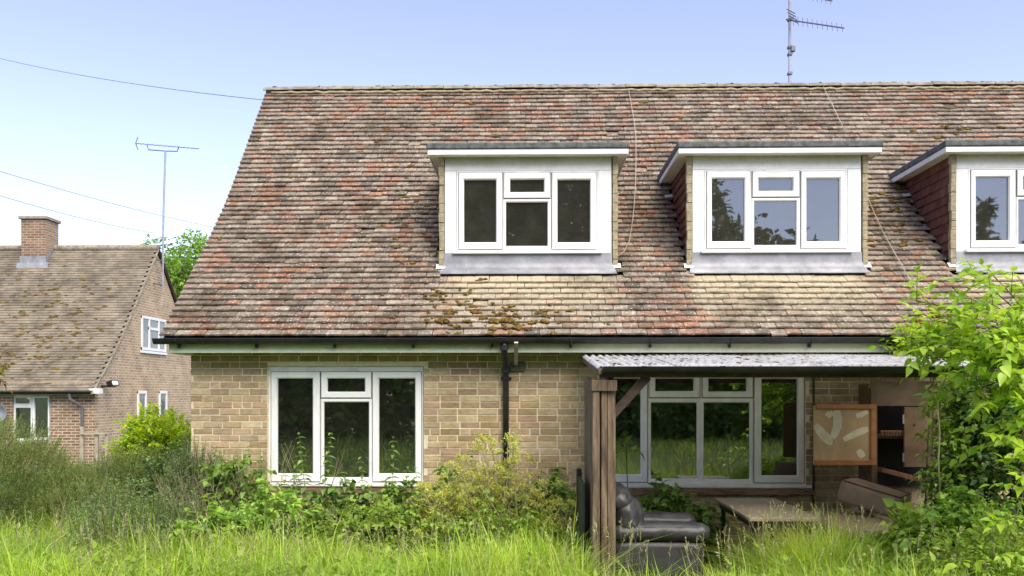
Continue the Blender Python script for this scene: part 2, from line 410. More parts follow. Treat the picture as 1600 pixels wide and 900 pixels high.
# --- walls: mortar slab with openings, bricks standing 4 mm proud
def wall_with_openings(x0, x1, z0, z1, yf, yb, ops):
    mb = MB(); xs = sorted({x0, x1, *[o[0] for o in ops], *[o[1] for o in ops]})
    for a, b in zip(xs[:-1], xs[1:]):
        segs = [(z0, z1)]
        for o in ops:
            if o[0] <= a + 1e-6 and o[1] >= b - 1e-6: segs = [(z0, o[2]), (o[3], z1)]
        for s in segs: mb.box(a, b, yf, yb, s[0], s[1])
    return mb
wall = wall_with_openings(HX0+.004, HX1, -.3, WTOP+.06, WALL+.006, WALL+.28, [W1, W2]).build('wall', M['mortar'], house)

brick_meshes = {}
def brick_mesh(wd):
    k = round(wd, 3)
    if k not in brick_meshes:
        mb = MB(); mb.box(-wd/2, wd/2, 0, .09, -.0325, .0325, .003)
        me = bpy.data.meshes.new('brick'); me.from_pydata(mb.v, [], mb.f); me.materials.append(M['brick']); brick_meshes[k] = me
    return brick_meshes[k]
def collect_bricks():
    out = []
    rr = random.Random(3)
    ncourse = int((WTOP + .1) / COURSE)
    for r in range(-1, ncourse + 1):
        zc = r*COURSE + .0375 + .012
        if zc > WTOP: continue
        intervals = [(HX0, HX1)]
        for o in (W1, W2):
            if zc + .02 > o[2] - .05 and zc - .02 < o[3]:
                new = []
                for a, b in intervals:
                    if o[0] > a and o[1] < b: new += [(a, o[0]-.004), (o[1]+.004, b)]
                    else: new.append((a, b))
                intervals = new
        for a, b in intervals:
            x = HX0 - (.1125 if r % 2 else 0) + (0 if r % 4 < 2 else .03)
            while x < b:
                wd = .215
                if rr.random() < .07: wd = .1025
                l, rgt = max(x, a), min(x+wd, b)
                if rgt - l > .04: out.append(((l+rgt)/2, zc, rgt-l))
                x += wd + .01
    return out
bricks = collect_bricks()
def brick_score(bk):
    px, py, d = project((bk[0], WALL, bk[1]))
    vis = 0
    if 296 < px < 915 and 550 < py < 790: vis = 3
    elif 1000 < px < 1365 and 585 < py < 830: vis = 2
    if not (0 < px < 1600): vis = -1
    hidden = (py > 735)
    return vis - (1.5 if hidden else 0) + bk[2]
bricks.sort(key=lambda k: -brick_score(k))
rr = random.Random(5)
for bk in bricks[:300]:
    wd = round(bk[2] / .0125) * .0125
    wd = min(wd, bk[2] + .002) if wd > bk[2] + .004 else wd
    o = mesh_obj('brick', brick_mesh(wd), wall, Matrix.Translation((bk[0], WALL + rr.uniform(-.0035, .0025), bk[1])) @ Matrix.Rotation(rr.uniform(-.006, .006), 4, 'Y'))
mb = MB()
for bk in bricks[300:]:
    yy = WALL + rr.uniform(-.003, .0025); mb.box(bk[0]-bk[2]/2, bk[0]+bk[2]/2, yy, yy+.09, bk[1]-.0325, bk[1]+.0325)
o = mb.build('brick', M['brick'], wall); o['kind'] = 'stuff'

# gable, back and far end close the house
RIDGE_Y, RIDGE_Z = 13.25, 6.50
mgab = mat_brickwork('gable_brickwork', 'Y', [(.26,.185,.115), (.43,.325,.19), (.47,.37,.225), (.37,.23,.15)], (.5,.43,.32))
BACK_Y = 2*RIDGE_Y - 9.4
mb = MB()
g = [(WALL+.28, -.3), (BACK_Y-.3, -.3), (BACK_Y-.3, 2.3), (RIDGE_Y, RIDGE_Z-.12), (11.3, 4.1), (WALL+.28, 2.6)]
mb.poly([(HX0+.004, y, z) for y, z in g]); mb.poly([(HX0+.25, y, z) for y, z in g])
mb.poly([(HX1, y, z) for y, z in g])
for k in range(len(g)):
    (ya, za), (yb, zb) = g[k], g[(k+1) % len(g)]; mb.quad((HX0+.004, ya, za), (HX0+.25, ya, za), (HX0+.25, yb, zb), (HX0+.004, yb, zb))
mb.build('gable_wall', mgab, house)
MB().box(HX0+.25, HX1, BACK_Y-.55, BACK_Y-.3, -.3, 2.3).build('back_wall', mgab, house)
mb = MB(); mb.box(HX0+.25, HX1, 12.6, 12.7, -.2, 4.2); mb.box(HX0+.25, HX1, WALL+.3, 12.6, -.25, -.2); mb.box(HX0+.25, HX1, WALL+.3, 12.6, 2.36, 2.42)
mb.build('inner_room_wall', M['inner'], house)

# --- roof profile (pitch steepens above the middle)
PROF = [(9.40, 2.461), (9.955, 2.970), (10.9, 3.845), (11.35, 4.275), (11.7, 4.66), (13.25, 6.495)]
SEG = []; acc = 0
for (y0, z0), (y1, z1) in zip(PROF[:-1], PROF[1:]):
    ln = math.hypot(y1-y0, z1-z0); SEG.append((acc, acc+ln, y0, z0, (y1-y0)/ln, (z1-z0)/ln)); acc += ln
SLOPE = acc
def roof_at(s):
    for a, b, y, z, ty, tz in SEG:
        if s <= b or b == SLOPE: return (y+ty*(s-a), z+tz*(s-a), ty, tz)
def roof_z(y):
    for (y0, z0), (y1, z1) in zip(PROF[:-1], PROF[1:]):
        if y <= y1: return z0 + (z1-z0)*(y-y0)/(y1-y0)
    return PROF[-1][1]
def roof_s(y):
    for a, b, y0, z, ty, tz in SEG:
        if y <= y0 + ty*(b-a): return a + (y-y0)/ty
    return SLOPE
def on_roof(px, py):
    """point of the roof slope seen at px, py"""
    lo, hi = 9.3, 13.3
    for _ in range(40):
        mid = (lo+hi)/2; p = P(px, py, mid)
        if p.z > roof_z(mid): lo = mid
        else: hi = mid
    return P(px, py, (lo+hi)/2)
VX = -4.06                                    # verge
mb = MB()
for (y0, z0), (y1, z1) in zip(PROF[:-1], PROF[1:]):
    mb.quad((VX+.02, y0+.02, z0-.035), (HX1+.1, y0+.02, z0-.035), (HX1+.1, y1+.02, z1-.035), (VX+.02, y1+.02, z1-.035))
roof = mb.build('roof', M['underlay'], house)
mb = MB(); mb.quad((VX, RIDGE_Y, RIDGE_Z), (HX1+.1, RIDGE_Y, RIDGE_Z), (HX1+.1, BACK_Y, 2.46), (VX, BACK_Y, 2.46))
mb.quad((VX, RIDGE_Y, RIDGE_Z-.05), (HX1+.1, RIDGE_Y, RIDGE_Z-.05), (HX1+.1, BACK_Y, 2.41), (VX, BACK_Y, 2.41))
mb.build('rear_roof_slope', M['tile'], house)

# --- dormer footprints
DW = [(-1.029, .983), (1.925, 3.906+.03), (5.032, 7.044)]
D_Y = 10.33; D_YF = 10.18; D_ZB = ZP(241, D_YF); D_ZT = ZP(222, D_YF); D_BACK = 11.78
APRON_Y = on_roof(828, 432).y
GAUGE = .108; TW = .1665; TLEN = .19; TTH = .018
KT = (TTH + .010) / GAUGE
def tile_mesh(var):
    rv = random.Random(var); mb = MB(); hw = .0806
    cam_ = [0, .0035, 0] if var % 2 else [.001, .004, .002]
    ys = [0, TLEN*.5, TLEN]; sag = [rv.uniform(-.002, .002) for _ in range(3)]
    nick = rv.uniform(0, .007) if var in (2, 5) else 0
    for lvl in (0, 1):
        for j, yy in enumerate(ys):
            for i, xx in enumerate((-hw, 0, hw)):
                zt = cam_[i]*(.8) + sag[j]*.5
                y2 = yy + (rv.uniform(-.0025, .0025) if j == 0 else 0) + (nick if (j == 0 and i == 2) else 0)
                mb.v.append((xx, y2, zt - (TTH if lvl == 0 else 0)))
    def idx(l, j, i): return l*9 + j*3 + i
    for j in range(2):
        for i in range(2):
            mb.f.append((idx(1,j,i), idx(1,j,i+1), idx(1,j+1,i+1), idx(1,j+1,i)))
    for i in range(2): mb.f.append((idx(0,0,i), idx(0,0,i+1), idx(1,0,i+1), idx(1,0,i)))
    for j in range(2):
        mb.f.append((idx(0,j+1,0), idx(0,j,0), idx(1,j,0), idx(1,j+1,0))); mb.f.append((idx(0,j,2), idx(0,j+1,2), idx(1,j+1,2), idx(1,j,2)))
    me = bpy.data.meshes.new('roof_tile'); me.from_pydata(mb.v, [], mb.f); me.materials.append(M['tile']); me.update()
    return me
TILES = [tile_mesh(k) for k in range(7)]
TILE_NP = [(np.array([v.co[:] for v in t.vertices]), [tuple(p.vertices) for p in t.polygons]) for t in TILES]
def tile_matrix(x, s, rz, lift, rollx):
    y, z, ty, tz = roof_at(s)
    t = Vector((0, ty, tz)); nrm = Vector((0, -tz, ty)); ex = Vector((1, 0, 0))
    tt = (t - nrm*(KT + rollx)).normalized(); nn = ex.cross(tt).normalized()
    R = Matrix((ex, tt, nn)).transposed().to_4x4()
    org = Vector((x, y, z)) + nrm*(.03 + lift)
    return Matrix.Translation(org) @ R @ Matrix.Rotation(rz, 4, 'Z')
rows = int((SLOPE - .05) / GAUGE)
tl = []
rr = random.Random(21)
nx = int((HX1 + .1 - VX) / TW) + 1
for r in range(rows + 1):
    s = r*GAUGE
    if r == 0: s = -.01
    wave_ph = rr.uniform(0, 6)
    for i in range(-1, nx):
        x = VX + (i + .5)*TW + (TW/2 if r % 2 else 0) + rr.uniform(-.002, .002)
        if r % 2 == 1 and i == -1: x = VX + TW*.25 + TW*.25
        elif x < VX + TW*.45: continue
        if r % 2 == 1 and i == 0: x += .012
        y, z, ty, tz = roof_at(max(0, s))
        skip = False
        for a, b in DW:
            if a - .035 < x - .0 < b + .035 and s + .06 > roof_s(APRON_Y) and z < D_ZT - .06: skip = True
        if skip: continue
        sag = -.012*math.exp(-((x-.4)/1.3)**2)*math.sin(math.pi*min(1, s/SLOPE)) + .004*math.sin(x*1.1 + r*.13)
        slip = 0
        q = rr.random()
        if q < .012: slip = rr.uniform(.015, .04)
        tl.append((x, s - slip + .003*math.sin(x*2.3 + wave_ph) + rr.uniform(-.003, .003), rr.gauss(0, .011), sag + rr.uniform(-.0015, .0025), rr.gauss(0, .012), rr.randrange(7) if r > 0 else 0))
tl.sort(key=lambda k: (0 if -4.2 < k[0] < 4.4 else 1, k[1] // .09, abs(k[0])))
for k in tl[:300]:
    mesh_obj('roof_tile', TILES[k[5]], roof, tile_matrix(*k[:5]))
VV = []; FF = []; off = 0
for k in tl[300:]:
    mtx = np.array(tile_matrix(*k[:5])); V, F = TILE_NP[k[5]]
    VV.append(V @ mtx[:3, :3].T + mtx[:3, 3]); FF += [tuple(a + off for a in f) for f in F]; off += len(V)
me = bpy.data.meshes.new('roof_tile'); me.from_pydata(np.concatenate(VV).tolist(), [], FF); me.materials.append(M['tile']); me.update()
o = mesh_obj('roof_tile', me, roof); o['kind'] = 'stuff'
# ridge tiles: half-round, bedded in mortar
def ridge_mesh():
    mb = MB(); n = 8; r = .115; L = .228
    for k, x in enumerate((-L, L)):
        for lvl, rad in ((0, r), (1, r-.018)):
            for j in range(n+1):
                a = math.radians(12) + (math.pi - math.radians(24))*j/n
                mb.v.append((x, -math.cos(a)*rad, math.sin(a)*rad*.82))
    m_ = n+1
    def id_(k, l, j): return k*2*m_ + l*m_ + j
    for j in range(n):
        mb.f.append((id_(0,0,j), id_(1,0,j), id_(1,0,j+1), id_(0,0,j+1)))
        for k in (0, 1): mb.f.append((id_(k,0,j), id_(k,0,j+1), id_(k,1,j+1), id_(k,1,j)))
    for j in (0, n): mb.f.append((id_(0,0,j), id_(0,1,j), id_(1,1,j), id_(1,0,j)))
    me = bpy.data.meshes.new('ridge_tile'); me.from_pydata(mb.v, [], mb.f); me.materials.append(M['ridge']); me.update(); return me
RM = ridge_mesh(); x = VX + .2
while x < HX1:
    mesh_obj('ridge_tile', RM, roof, Matrix.Translation((x, RIDGE_Y, RIDGE_Z - .045 + rr.uniform(-.006, .006))) @ Matrix.Rotation(rr.gauss(0, .008), 4, 'Y')); x += .462
# bedding mortar under ridge and along the verge
mb = MB()
pts = [(VX + .1 + .1*k, RIDGE_Y - .105 + .012*math.sin(k*1.7), RIDGE_Z - .075 + .008*math.sin(k*2.9)) for k in range(int((HX1-VX)/.1))]
mb.tube(pts, .022, 6); mb.build('ridge_bedding', M['cornerlichen'], roof, True)

# --- moss cushions
def moss_mesh(seed):
    """a cushion made of several small lumps"""
    rv = random.Random(seed*13+1); bm = bmesh.new()
    for k in range(rv.randint(5, 9)):
        r = rv.uniform(.25, .55) if k else .62; off = Vector((rv.gauss(0, .55), rv.gauss(0, .4), 0)) if k else Vector((0, 0, 0))
        res = bmesh.ops.create_icosphere(bm, subdivisions=2, radius=1)
        for v in res['verts']:
            d = noise.noise(v.co*1.7 + Vector((seed*7.1+k, 0, 0)))*.4 + noise.noise(v.co*6 + Vector((k, seed*3.3, 0)))*.22
            c = v.co*(1 + d); c.z = max(c.z*.85, -.3); v.co = c*r + off
    me = bpy.data.meshes.new('moss_clump'); bm.to_mesh(me); bm.free(); me.shade_smooth(); me.materials.append(M['moss']); return me
MOSS = [moss_mesh(k) for k in range(7)]
def moss_on_roof(px, py, size):
    p = on_roof(px, py)
    if p.x < VX + .12: return
    for a, b in DW:
        if a - .03 < p.x < b + .03 and 10.2 < p.y < D_BACK: return
    s = roof_s(p.y); y, z, ty, tz = roof_at(s)
    nrm = Vector((0, -tz, ty)); t = Vector((0, ty, tz)); ex = Vector((1, 0, 0))
    R = Matrix((ex, t, nrm)).transposed().to_4x4()
    sc = Matrix.Diagonal((size*rr.uniform(.8, 1.4), size*rr.uniform(.7, 1), size*rr.uniform(.6, .95), 1))
    mesh_obj('moss_clump', rr.choice(MOSS), roof, Matrix.Translation(p + nrm*.028) @ R @ Matrix.Rotation(rr.uniform(-.4, .4), 4, 'Z') @ sc)
def moss_cluster(n, cx, cy, sx, sy, smin, smax):
    for _ in range(n): moss_on_roof(rr.gauss(cx, sx), min(524, rr.gauss(cy, sy)), rr.uniform(smin, smax))
moss_cluster(44, 785, 505, 62, 12, .018, .05)
moss_cluster(38, 712, 484, 44, 24, .014, .044)
moss_cluster(12, 690, 462, 10, 8, .02, .045)
moss_cluster(14, 850, 495, 60, 18, .012, .035)
moss_cluster(30, 640, 350, 34, 48, .018, .04)
moss_cluster(32, 1415, 330, 26, 38, .022, .055)
moss_cluster(14, 1370, 350, 12, 40, .025, .05)
moss_cluster(8, 1455, 500, 20, 12, .03, .06)
moss_cluster(8, 1500, 205, 40, 8, .03, .06)
for _ in range(60): moss_on_roof(rr.uniform(300, 1600), rr.triangular(150, 515, 400), rr.uniform(.014, .034))
for px, py in ((495, 196), (563, 240), (735, 164), (775, 215), (677, 197), (1003, 163), (1065, 188), (1123, 200), (1156, 172)): moss_on_roof(px, py, rr.uniform(.03, .05))
for px in np.arange(430, 1590, 23): 
    if rr.random() < .5:
        p = P(px, 137, RIDGE_Y - .05); o = mesh_obj('moss_clump', rr.choice(MOSS), roof, Matrix.Translation((p.x, RIDGE_Y-.06, RIDGE_Z+.03)) @ Matrix.Diagonal((rr.uniform(.02,.05), .03, .02, 1)))

# --- eaves
FY = 9.44
fz0 = ZP(551, FY)
MB().box(-3.98, HX1, FY, FY+.022, fz0, 2.425, .003).build('fascia', M['fascia'], house)
MB().box(-3.97, HX1, FY+.024, WALL+.02, fz0+.012, fz0+.02).build('soffit', M['soffit'], house)
MB().box(-4.0, -3.86, FY+.03, 10.4, fz0-.002, fz0+.01).build('verge_board', M['soffit'], house)
def gutter_mesh(x0, x1, y, ztop, r, closed=True):
    mb = MB(); n = 8; t = .004
    for x in (x0, x1):
        for rad in (r, r-t):
            for j in range(n+1):
                a = math.pi + math.pi*j/n; mb.v.append((x, y + math.cos(a)*rad, ztop + math.sin(a)*rad))
    m_ = n+1
    def id_(k, l, j): return k*2*m_ + l*m_ + j
    for j in range(n):
        mb.f.append((id_(0,0,j), id_(0,0,j+1), id_(1,0,j+1), id_(1,0,j))); mb.f.append((id_(0,1,j), id_(1,1,j), id_(1,1,j+1), id_(0,1,j+1)))
    for j in (0, n): mb.f.append((id_(0,0,j), id_(1,0,j), id_(1,1,j), id_(0,1,j)))
    if closed:
        for k in (0, 1): mb.poly([mb.v[id_(k,0,j)] for j in range(n+1)])
    mb.tube([(x0, y-r, ztop), (x1, y-r, ztop)], .006, 6)
    return mb
GY = 9.375; GR = .058; GZT = ZP(528.5, GY-GR)
gutter = gutter_mesh(XP(241, GY), HX1, GY, GZT, GR).build('gutter', M['black'], house)
x = XP(277, GY); 
while x < HX1:
    mb = MB(); mb.tube([(x, GY + math.cos(a)*(GR+.006), GZT + math.sin(a)*(GR+.006)) for a in np.linspace(math.pi, 2*math.pi, 8)], .009, 6)
    mb.box(x-.014, x+.014, GY+.02, FY-.001, GZT-.1, GZT-.02, .003); mb.build('gutter_bracket', M['black'], gutter); x += .86
for px in (782, 1212): 
    x = XP(px, GY); MB().tube([(x-.05, GY, GZT-.0)] , .01, 4) if False else None
    mb = gutter_mesh(x-.06, x+.06, GY, GZT+.004, GR+.006, False); mb.build('gutter_joint', M['black'], gutter)
dx_ = XP(788, GY); wy = WALL - .055; dxw = XP(790.5, wy)
mb = MB(); mb.tube([(dx_, GY, GZT-.04), (dx_, GY, GZT-.12), (dx_, GY+.02, GZT-.16), (dxw, wy-.02, GZT-.30), (dxw, wy, GZT-.34), (dxw, wy, .05)], .034, 12)
dp = mb.build('downpipe', M['black'], house, True)
for zz in (GZT-.10, GZT-.335, 1.02): 
    yy, xx = (GY, dx_) if zz > GZT-.2 else (wy, dxw)
    mb = MB(); mb.lathe((xx, yy, zz), [(.036, -.03), (.044, -.028), (.044, .028), (.036, .03)], 14); mb.build('pipe_collar', M['black'], dp)
zc = ZP(591, wy); mb = MB(); mb.lathe((dxw, wy, zc), [(.036, -.012), (.042, -.012), (.042, .012), (.036, .012)], 14); mb.box(dxw-.062, dxw+.062, wy+.02, WALL-.002, zc-.012, zc+.012, .002); mb.build('pipe_clip', M['black'], dp)

# --- windows
def rect_px(r, Y):
    a = P(r[0], r[1], Y); b = P(r[2], r[3], Y); return (a.x, b.x, b.z, a.z)
def window_units(parent, outer, units, Y, mat, dx=0.0, depth=.07, glass='glass'):
    """outer, units in world rects (x0,x1,z0,z1): frame ring plus casements, fixed beads and panes"""
    sh = lambda r: (r[0]+dx, r[1]+dx, r[2], r[3])
    o = sh(outer)
    us = [(k, sh(a), sh(g)) for k, a, g in units]
    ux0 = min(a[0] for k, a, g in us)+.006; ux1 = max(a[1] for k, a, g in us)-.006; uz0 = min(a[2] for k, a, g in us)+.006; uz1 = max(a[3] for k, a, g in us)-.006
    mb = MB(); mb.ring(o, (ux0, ux1, uz0, uz1), Y, Y+depth, .003, .002)
    mb.box(ux0-.01, ux1+.01, Y+.018, Y+depth-.006, uz0-.01, uz1+.01) if False else None
    xs = sorted(us, key=lambda u: u[1][0])
    # mullions and transoms fill the gaps between the units
    gx = set()
    for k, a, g in us:
        for k2, a2, g2 in us:
            if a2[0] >= a[1] - .004 and a2[0] - a[1] < .06 and not (a2[3] <= a[2] or a2[2] >= a[3]): gx.add((round(a[1]-.012, 4), round(a2[0]+.012, 4)))
            if abs(a2[0]-a[0]) < .03 and a[2] >= a2[3] - .004 and a[2] - a2[3] < .06: mb.box(a[0]-.004, a[1]+.004, Y+.0035, Y+depth-.004, a2[3]-.012, a[2]+.012)
    for k2, (a, b) in enumerate(sorted(gx)): mb.box(a, b, Y+.0055+.0007*k2, Y+depth-.003, uz0-.004, uz1+.004)
    mb.build('window_frame', mat, parent)
    for k, a, g in us:
        if k == 'c': MB().ring(a, g, Y-.014, Y+.05, .006, .012).build('casement', mat, parent)
        else: MB().ring(a, g, Y-.002, Y+.045, .004, .01).build('glazing_bead', mat, parent)
        if k == 'c': MB().ring((a[0]-.006, a[1]+.006, a[2]-.008, a[3]+.006), (a[0]+.004, a[1]-.004, a[2]+.004, a[3]-.004), Y-.0035, Y+.003, .0005, .0005).build('gap_shadow', M['gap_shadow'], parent)  # dark ring paints the shadow line between casement and frame
        MB().box(g[0]-.012, g[1]+.012, Y+.024, Y+.030, g[2]-.012, g[3]+.012).build('pane', M[glass], parent)
WY = WALL + .045
w1 = [('c', (424,581,500,752), (433.5,591.5,488.5,740)), ('c', (502,581,580,621.5), (511.5,591.5,570,612)), ('f', (502,623.5,580,752), (506,628.5,576,746)), ('c', (582.5,581,658.5,752), (592,591.5,648.5,740))]
win = MB().box(W1[0]-.0, W1[1]+.0, WALL+.13, WALL+.2, W1[2], W1[2]+.03).build('window', M['white'], house)
window_units(win, rect_px((418.5,572.5,661.5,754), WY), [(k, rect_px(a, WY), rect_px(g, WY)) for k, a, g in w1], WY, M['white'])
v = rect_px((521,576.5,560,580), WY); MB().box(v[0], v[1], WY-.012, WY+.01, v[2], v[3], .003).build('trickle_vent', M['white2'], win)
s = rect_px((420,755,664,760.5), WALL-.03); MB().box(s[0], s[1], WALL-.03, WALL+.12, s[2], s[3], .004).build('window_sill', M['white'], win)
s = rect_px((416,763,664,771), WALL-.02); MB().box(s[0], s[1], WALL-.022, WALL+.1, s[2], s[3], .004).build('tile_sill', M['timber_sill'], win)
w2 = [('c', (937,581,1011,753), (947,591.5,1001,741)), ('c', (1014.5,581,1093,621), (1024,591.5,1084,611)), ('c', (1097.5,581,1176,621), (1107,591.5,1166.5,611.5)), ('f', (1013.5,623.5,1093.5,755), (1017.5,629.5,1089,748)), ('f', (1096,623.5,1176,755), (1100,629.5,1171.5,749)), ('c', (1178.5,581,1256,754), (1190,592,1246,743))]
win2 = MB().box(W2[0], W2[1], WALL+.13, WALL+.2, W2[2], W2[2]+.03).build('window', M['white2'], house)
window_units(win2, rect_px((932,572.5,1258.5,757), WY), [(k, rect_px(a, WY), rect_px(g, WY)) for k, a, g in w2], WY, M['white2'])
s = rect_px((928,757.5,1269,763), WALL-.03); MB().box(s[0], s[1], WALL-.03, WALL+.12, s[2], s[3], .004).build('window_sill', M['white2'], win2)
s = rect_px((926,765,1272,774), WALL-.04); MB().box(s[0], s[1], WALL-.045, WALL+.1, s[2], s[3], .005).build('timber_sill', M['timber_sill'], win2)

# --- dormers
def cheek_tile_mesh():
    me = bpy.data.meshes.new('cheek_tile'); mb = MB(); mb.box(-.012, 0, -.08, .08, -.135, 0, .002); me.from_pydata(mb.v, [], mb.f); me.materials.append(M['cheek']); return me
CT = cheek_tile_mesh()
def px_units(us, Y): return [(k, rect_px(a, Y), rect_px(g, Y)) for k, a, g in us]
du = [('c', (717,270,784.5,389.5), (725,281,775,378.5)), ('c', (787.5,270,859.5,309.5), (797,280.5,850,300)), ('f', (787,311.5,860,391), (790.5,316,855.5,384)), ('c', (862.5,270,931,389.5), (871,281,922,378.5))]
def dormer(k):
    xl, xr = DW[0]; dx = DW[k][0] - DW[0][0]; rr = random.Random(40+k)
    zs = ZP(395, D_Y); zsof = D_ZB + .01; zh = ZP(266.5, D_Y)
    mb = MB(); mb.ring((xl+dx+.003, xr+dx-.003, zs-.15, zsof+.02), (xl+dx+.12, xr+dx-.12, zs, zh+.05), D_Y+.03, D_Y+.09, .002, .002)
    d = mb.build('dormer', M['soffit'], house)
    d['label'] = ('leftmost dormer with dark panes', 'middle dormer', 'dormer cut by the right picture edge')[k]
    x0 = XP(695, D_Y)+dx; x1 = XP(955, D_Y)+dx
    MB().box(x0, x1, D_Y-.006, D_Y+.03, zh, zsof, .002).build('head_board', M['dfascia'], d)
    for a, b in ((695, 713), (934.5, 955)):
        a, b = XP(a, D_Y)+dx, XP(b, D_Y)+dx; MB().box(a, b, D_Y-.004, D_Y+.03, zs-.004, zh-.003, .002).build('side_board', M['white'], d)
    window_units(d, rect_px((713.5,267,934,394.5), D_Y), px_units(du, D_Y), D_Y-.002, M['white'], dx, glass='glass_dusty_haze')
    v = rect_px((806,267.5,841,271.5), D_Y); MB().box(v[0]+dx, v[1]+dx, D_Y-.016, D_Y, v[2], v[3], .002).build('trickle_vent', M['white2'], d)
    s = rect_px((707,391.5,941,395.5), D_Y-.05); MB().box(s[0]+dx, s[1]+dx, D_Y-.055, D_Y+.02, s[2], s[3], .004).build('window_sill', M['white'], d)
    # flat roof
    a, b = XP(668, D_YF)+dx, XP(982, D_YF)+dx; zt = ZP(233, D_YF)
    MB().box(a, b, D_YF, D_YF+.02, D_ZB, zt, .003).build('fascia', M['white'], d)
    for s_, xx in ((-1, a), (1, b)):
        mb = MB(); xo, xi = (xx, xx+.02) if s_ < 0 else (xx-.02, xx)
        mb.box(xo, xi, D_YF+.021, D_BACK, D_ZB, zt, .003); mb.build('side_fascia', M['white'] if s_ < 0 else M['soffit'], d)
    MB().box(a+.021, b-.021, D_YF+.021, D_BACK-.05, D_ZB+.008, D_ZB+.02).build('soffit', M['soffit'], d)
    mb = MB(); n = 26; pr = [(-.012, zt+.001), (-.016, zt+.045), (-.012, D_ZT-.012), (.012, D_ZT), (.10, D_ZT-.022)]
    mb.box(a-.014, b+.014, D_YF-.016, D_BACK+.02, zt+.0025, D_ZT-.004, .012)
    o = mb.build('felt_roof', M['felt'], d)
    # lead apron
    mb = MB(); n = 44; xa, xb = XP(694, D_Y)+dx, XP(956, D_Y)+dx
    prof = [(D_Y-.012, zs-.006), (D_Y-.014, zs-.05), (D_Y-.02, zs-.12), (D_Y-.028, roof_z(D_Y-.028)+.055), (APRON_Y+.06, roof_z(APRON_Y+.06)+.048), (APRON_Y, roof_z(APRON_Y)+.044), (APRON_Y+.002, roof_z(APRON_Y)+.03)]
    for i in range(n+1):
        u = i/n
        for j, (y, z) in enumerate(prof):
            fl = .045*max(0, (j-2))/3
            xx = xa - fl + (xb - xa + 2*fl)*u
            wv = .007*noise.noise(Vector((xx*5, j*.7, k*9))) + .003*noise.noise(Vector((xx*17, j*1.9, k)))
            mb.v.append((xx, y - abs(wv) - .001, z + wv*.5*(j > 0)))
    m_ = len(prof)
    for i in range(n):
        for j in range(m_-1): mb.f.append((i*m_+j, (i+1)*m_+j, (i+1)*m_+j+1, i*m_+j+1))
    mb.build('lead_apron', M['lead'], d, True)
    # cheeks: boarding, tile hanging, lichened corner
    for s_, xx in ((-1, xl+dx), (1, xr+dx)):
        mb = MB(); tri = [(D_Y+.03, roof_z(D_Y)-.2), (D_Y+.03, zsof), (D_BACK-.04, zsof), (D_BACK-.04, zsof-.3)]
        mb.poly([(xx, y, z) for y, z in tri]); mb.poly([(xx - s_*.05, y, z) for y, z in tri]); mb.build('cheek_boarding', M['underlay'], d)
        r = 0; z = zsof + .02
        while z > roof_z(D_Y) - .02:
            y = D_Y + .105 + (.08 if r % 2 == 0 else .0)
            while y < D_BACK and roof_z(y - .08) < z + .0:
                tilt = .15 + rr.gauss(0, .02)
                mtx = Matrix.Translation((xx + s_*.012, y, z)) @ Matrix.Rotation(rr.gauss(0, .012), 4, 'X')
                if s_ > 0: mtx = mtx @ Matrix.Rotation(math.pi, 4, 'Z')
                mesh_obj('cheek_tile', CT, d, mtx @ Matrix.Rotation(tilt, 4, 'Y')); y += .163
            z -= .112; r += 1
        mb = MB(); z = roof_z(D_Y) + .02
        while z < zsof - .01:
            h = .112 if z > roof_z(D_Y) + .03 else .09; wv = rr.uniform(.056, .068); z1 = min(z+h, zsof-.004)
            xa_, xb_ = (xx - wv, xx - .001) if s_ < 0 else (xx + .001, xx + wv)
            mb.box(xa_, xb_, D_Y - .012 - rr.uniform(0, .012), D_Y + .045, z, z1 - .002, .004); z = z1
        mb.build('corner_bedding', M['cornerlichen'], d)
        # lead soakers where cheek meets slope
        mb = MB(); y = D_Y - .02
        p = Vector((xx + s_*.04, y, roof_z(y) + .05)); mb.obox(p, (1, 0, .06), (0, .7, .7), (0, -.7, .7), .055, .045, .003, .001); mb.build('lead_soaker', M['white2'], d); mb = MB()
        y2 = D_BACK - .33; p = Vector((xx + s_*.085, y2, roof_z(y2) + .05)); mb.obox(p, (1, 0, -.1*s_), (0, .7, .76), (0, -.76, .7), .06, .03, .003, .001)
        mb.build('lead_soaker', M['white2'], d)
    return d
for k in range(3): dormer(k)

# --- wall bracket beside the downpipe
wbk = thing('wall_bracket', 'galvanised metal arm on a green plate beside the black downpipe', 'bracket', P(806, 570, WALL))
a = P(806, 572, WALL-.03); s = rect_px((797, 565, 820, 580), WALL)
MB().box(s[0], s[1], WALL-.03, WALL-.006, s[2], s[3], .004).build('back_plate', mat_simple('green_plate', (.06,.075,.04), (.11,.12,.07), 9, .7), wbk)
p0 = P(806.5, 537, WALL-.36); p1 = P(806, 569, WALL-.04)
mb = MB(); mb.beam(P(806.5, 535, 9.27), P(806, 570, WALL-.06), .045, .02, .003); mb.build('arm', M['steel'], wbk)

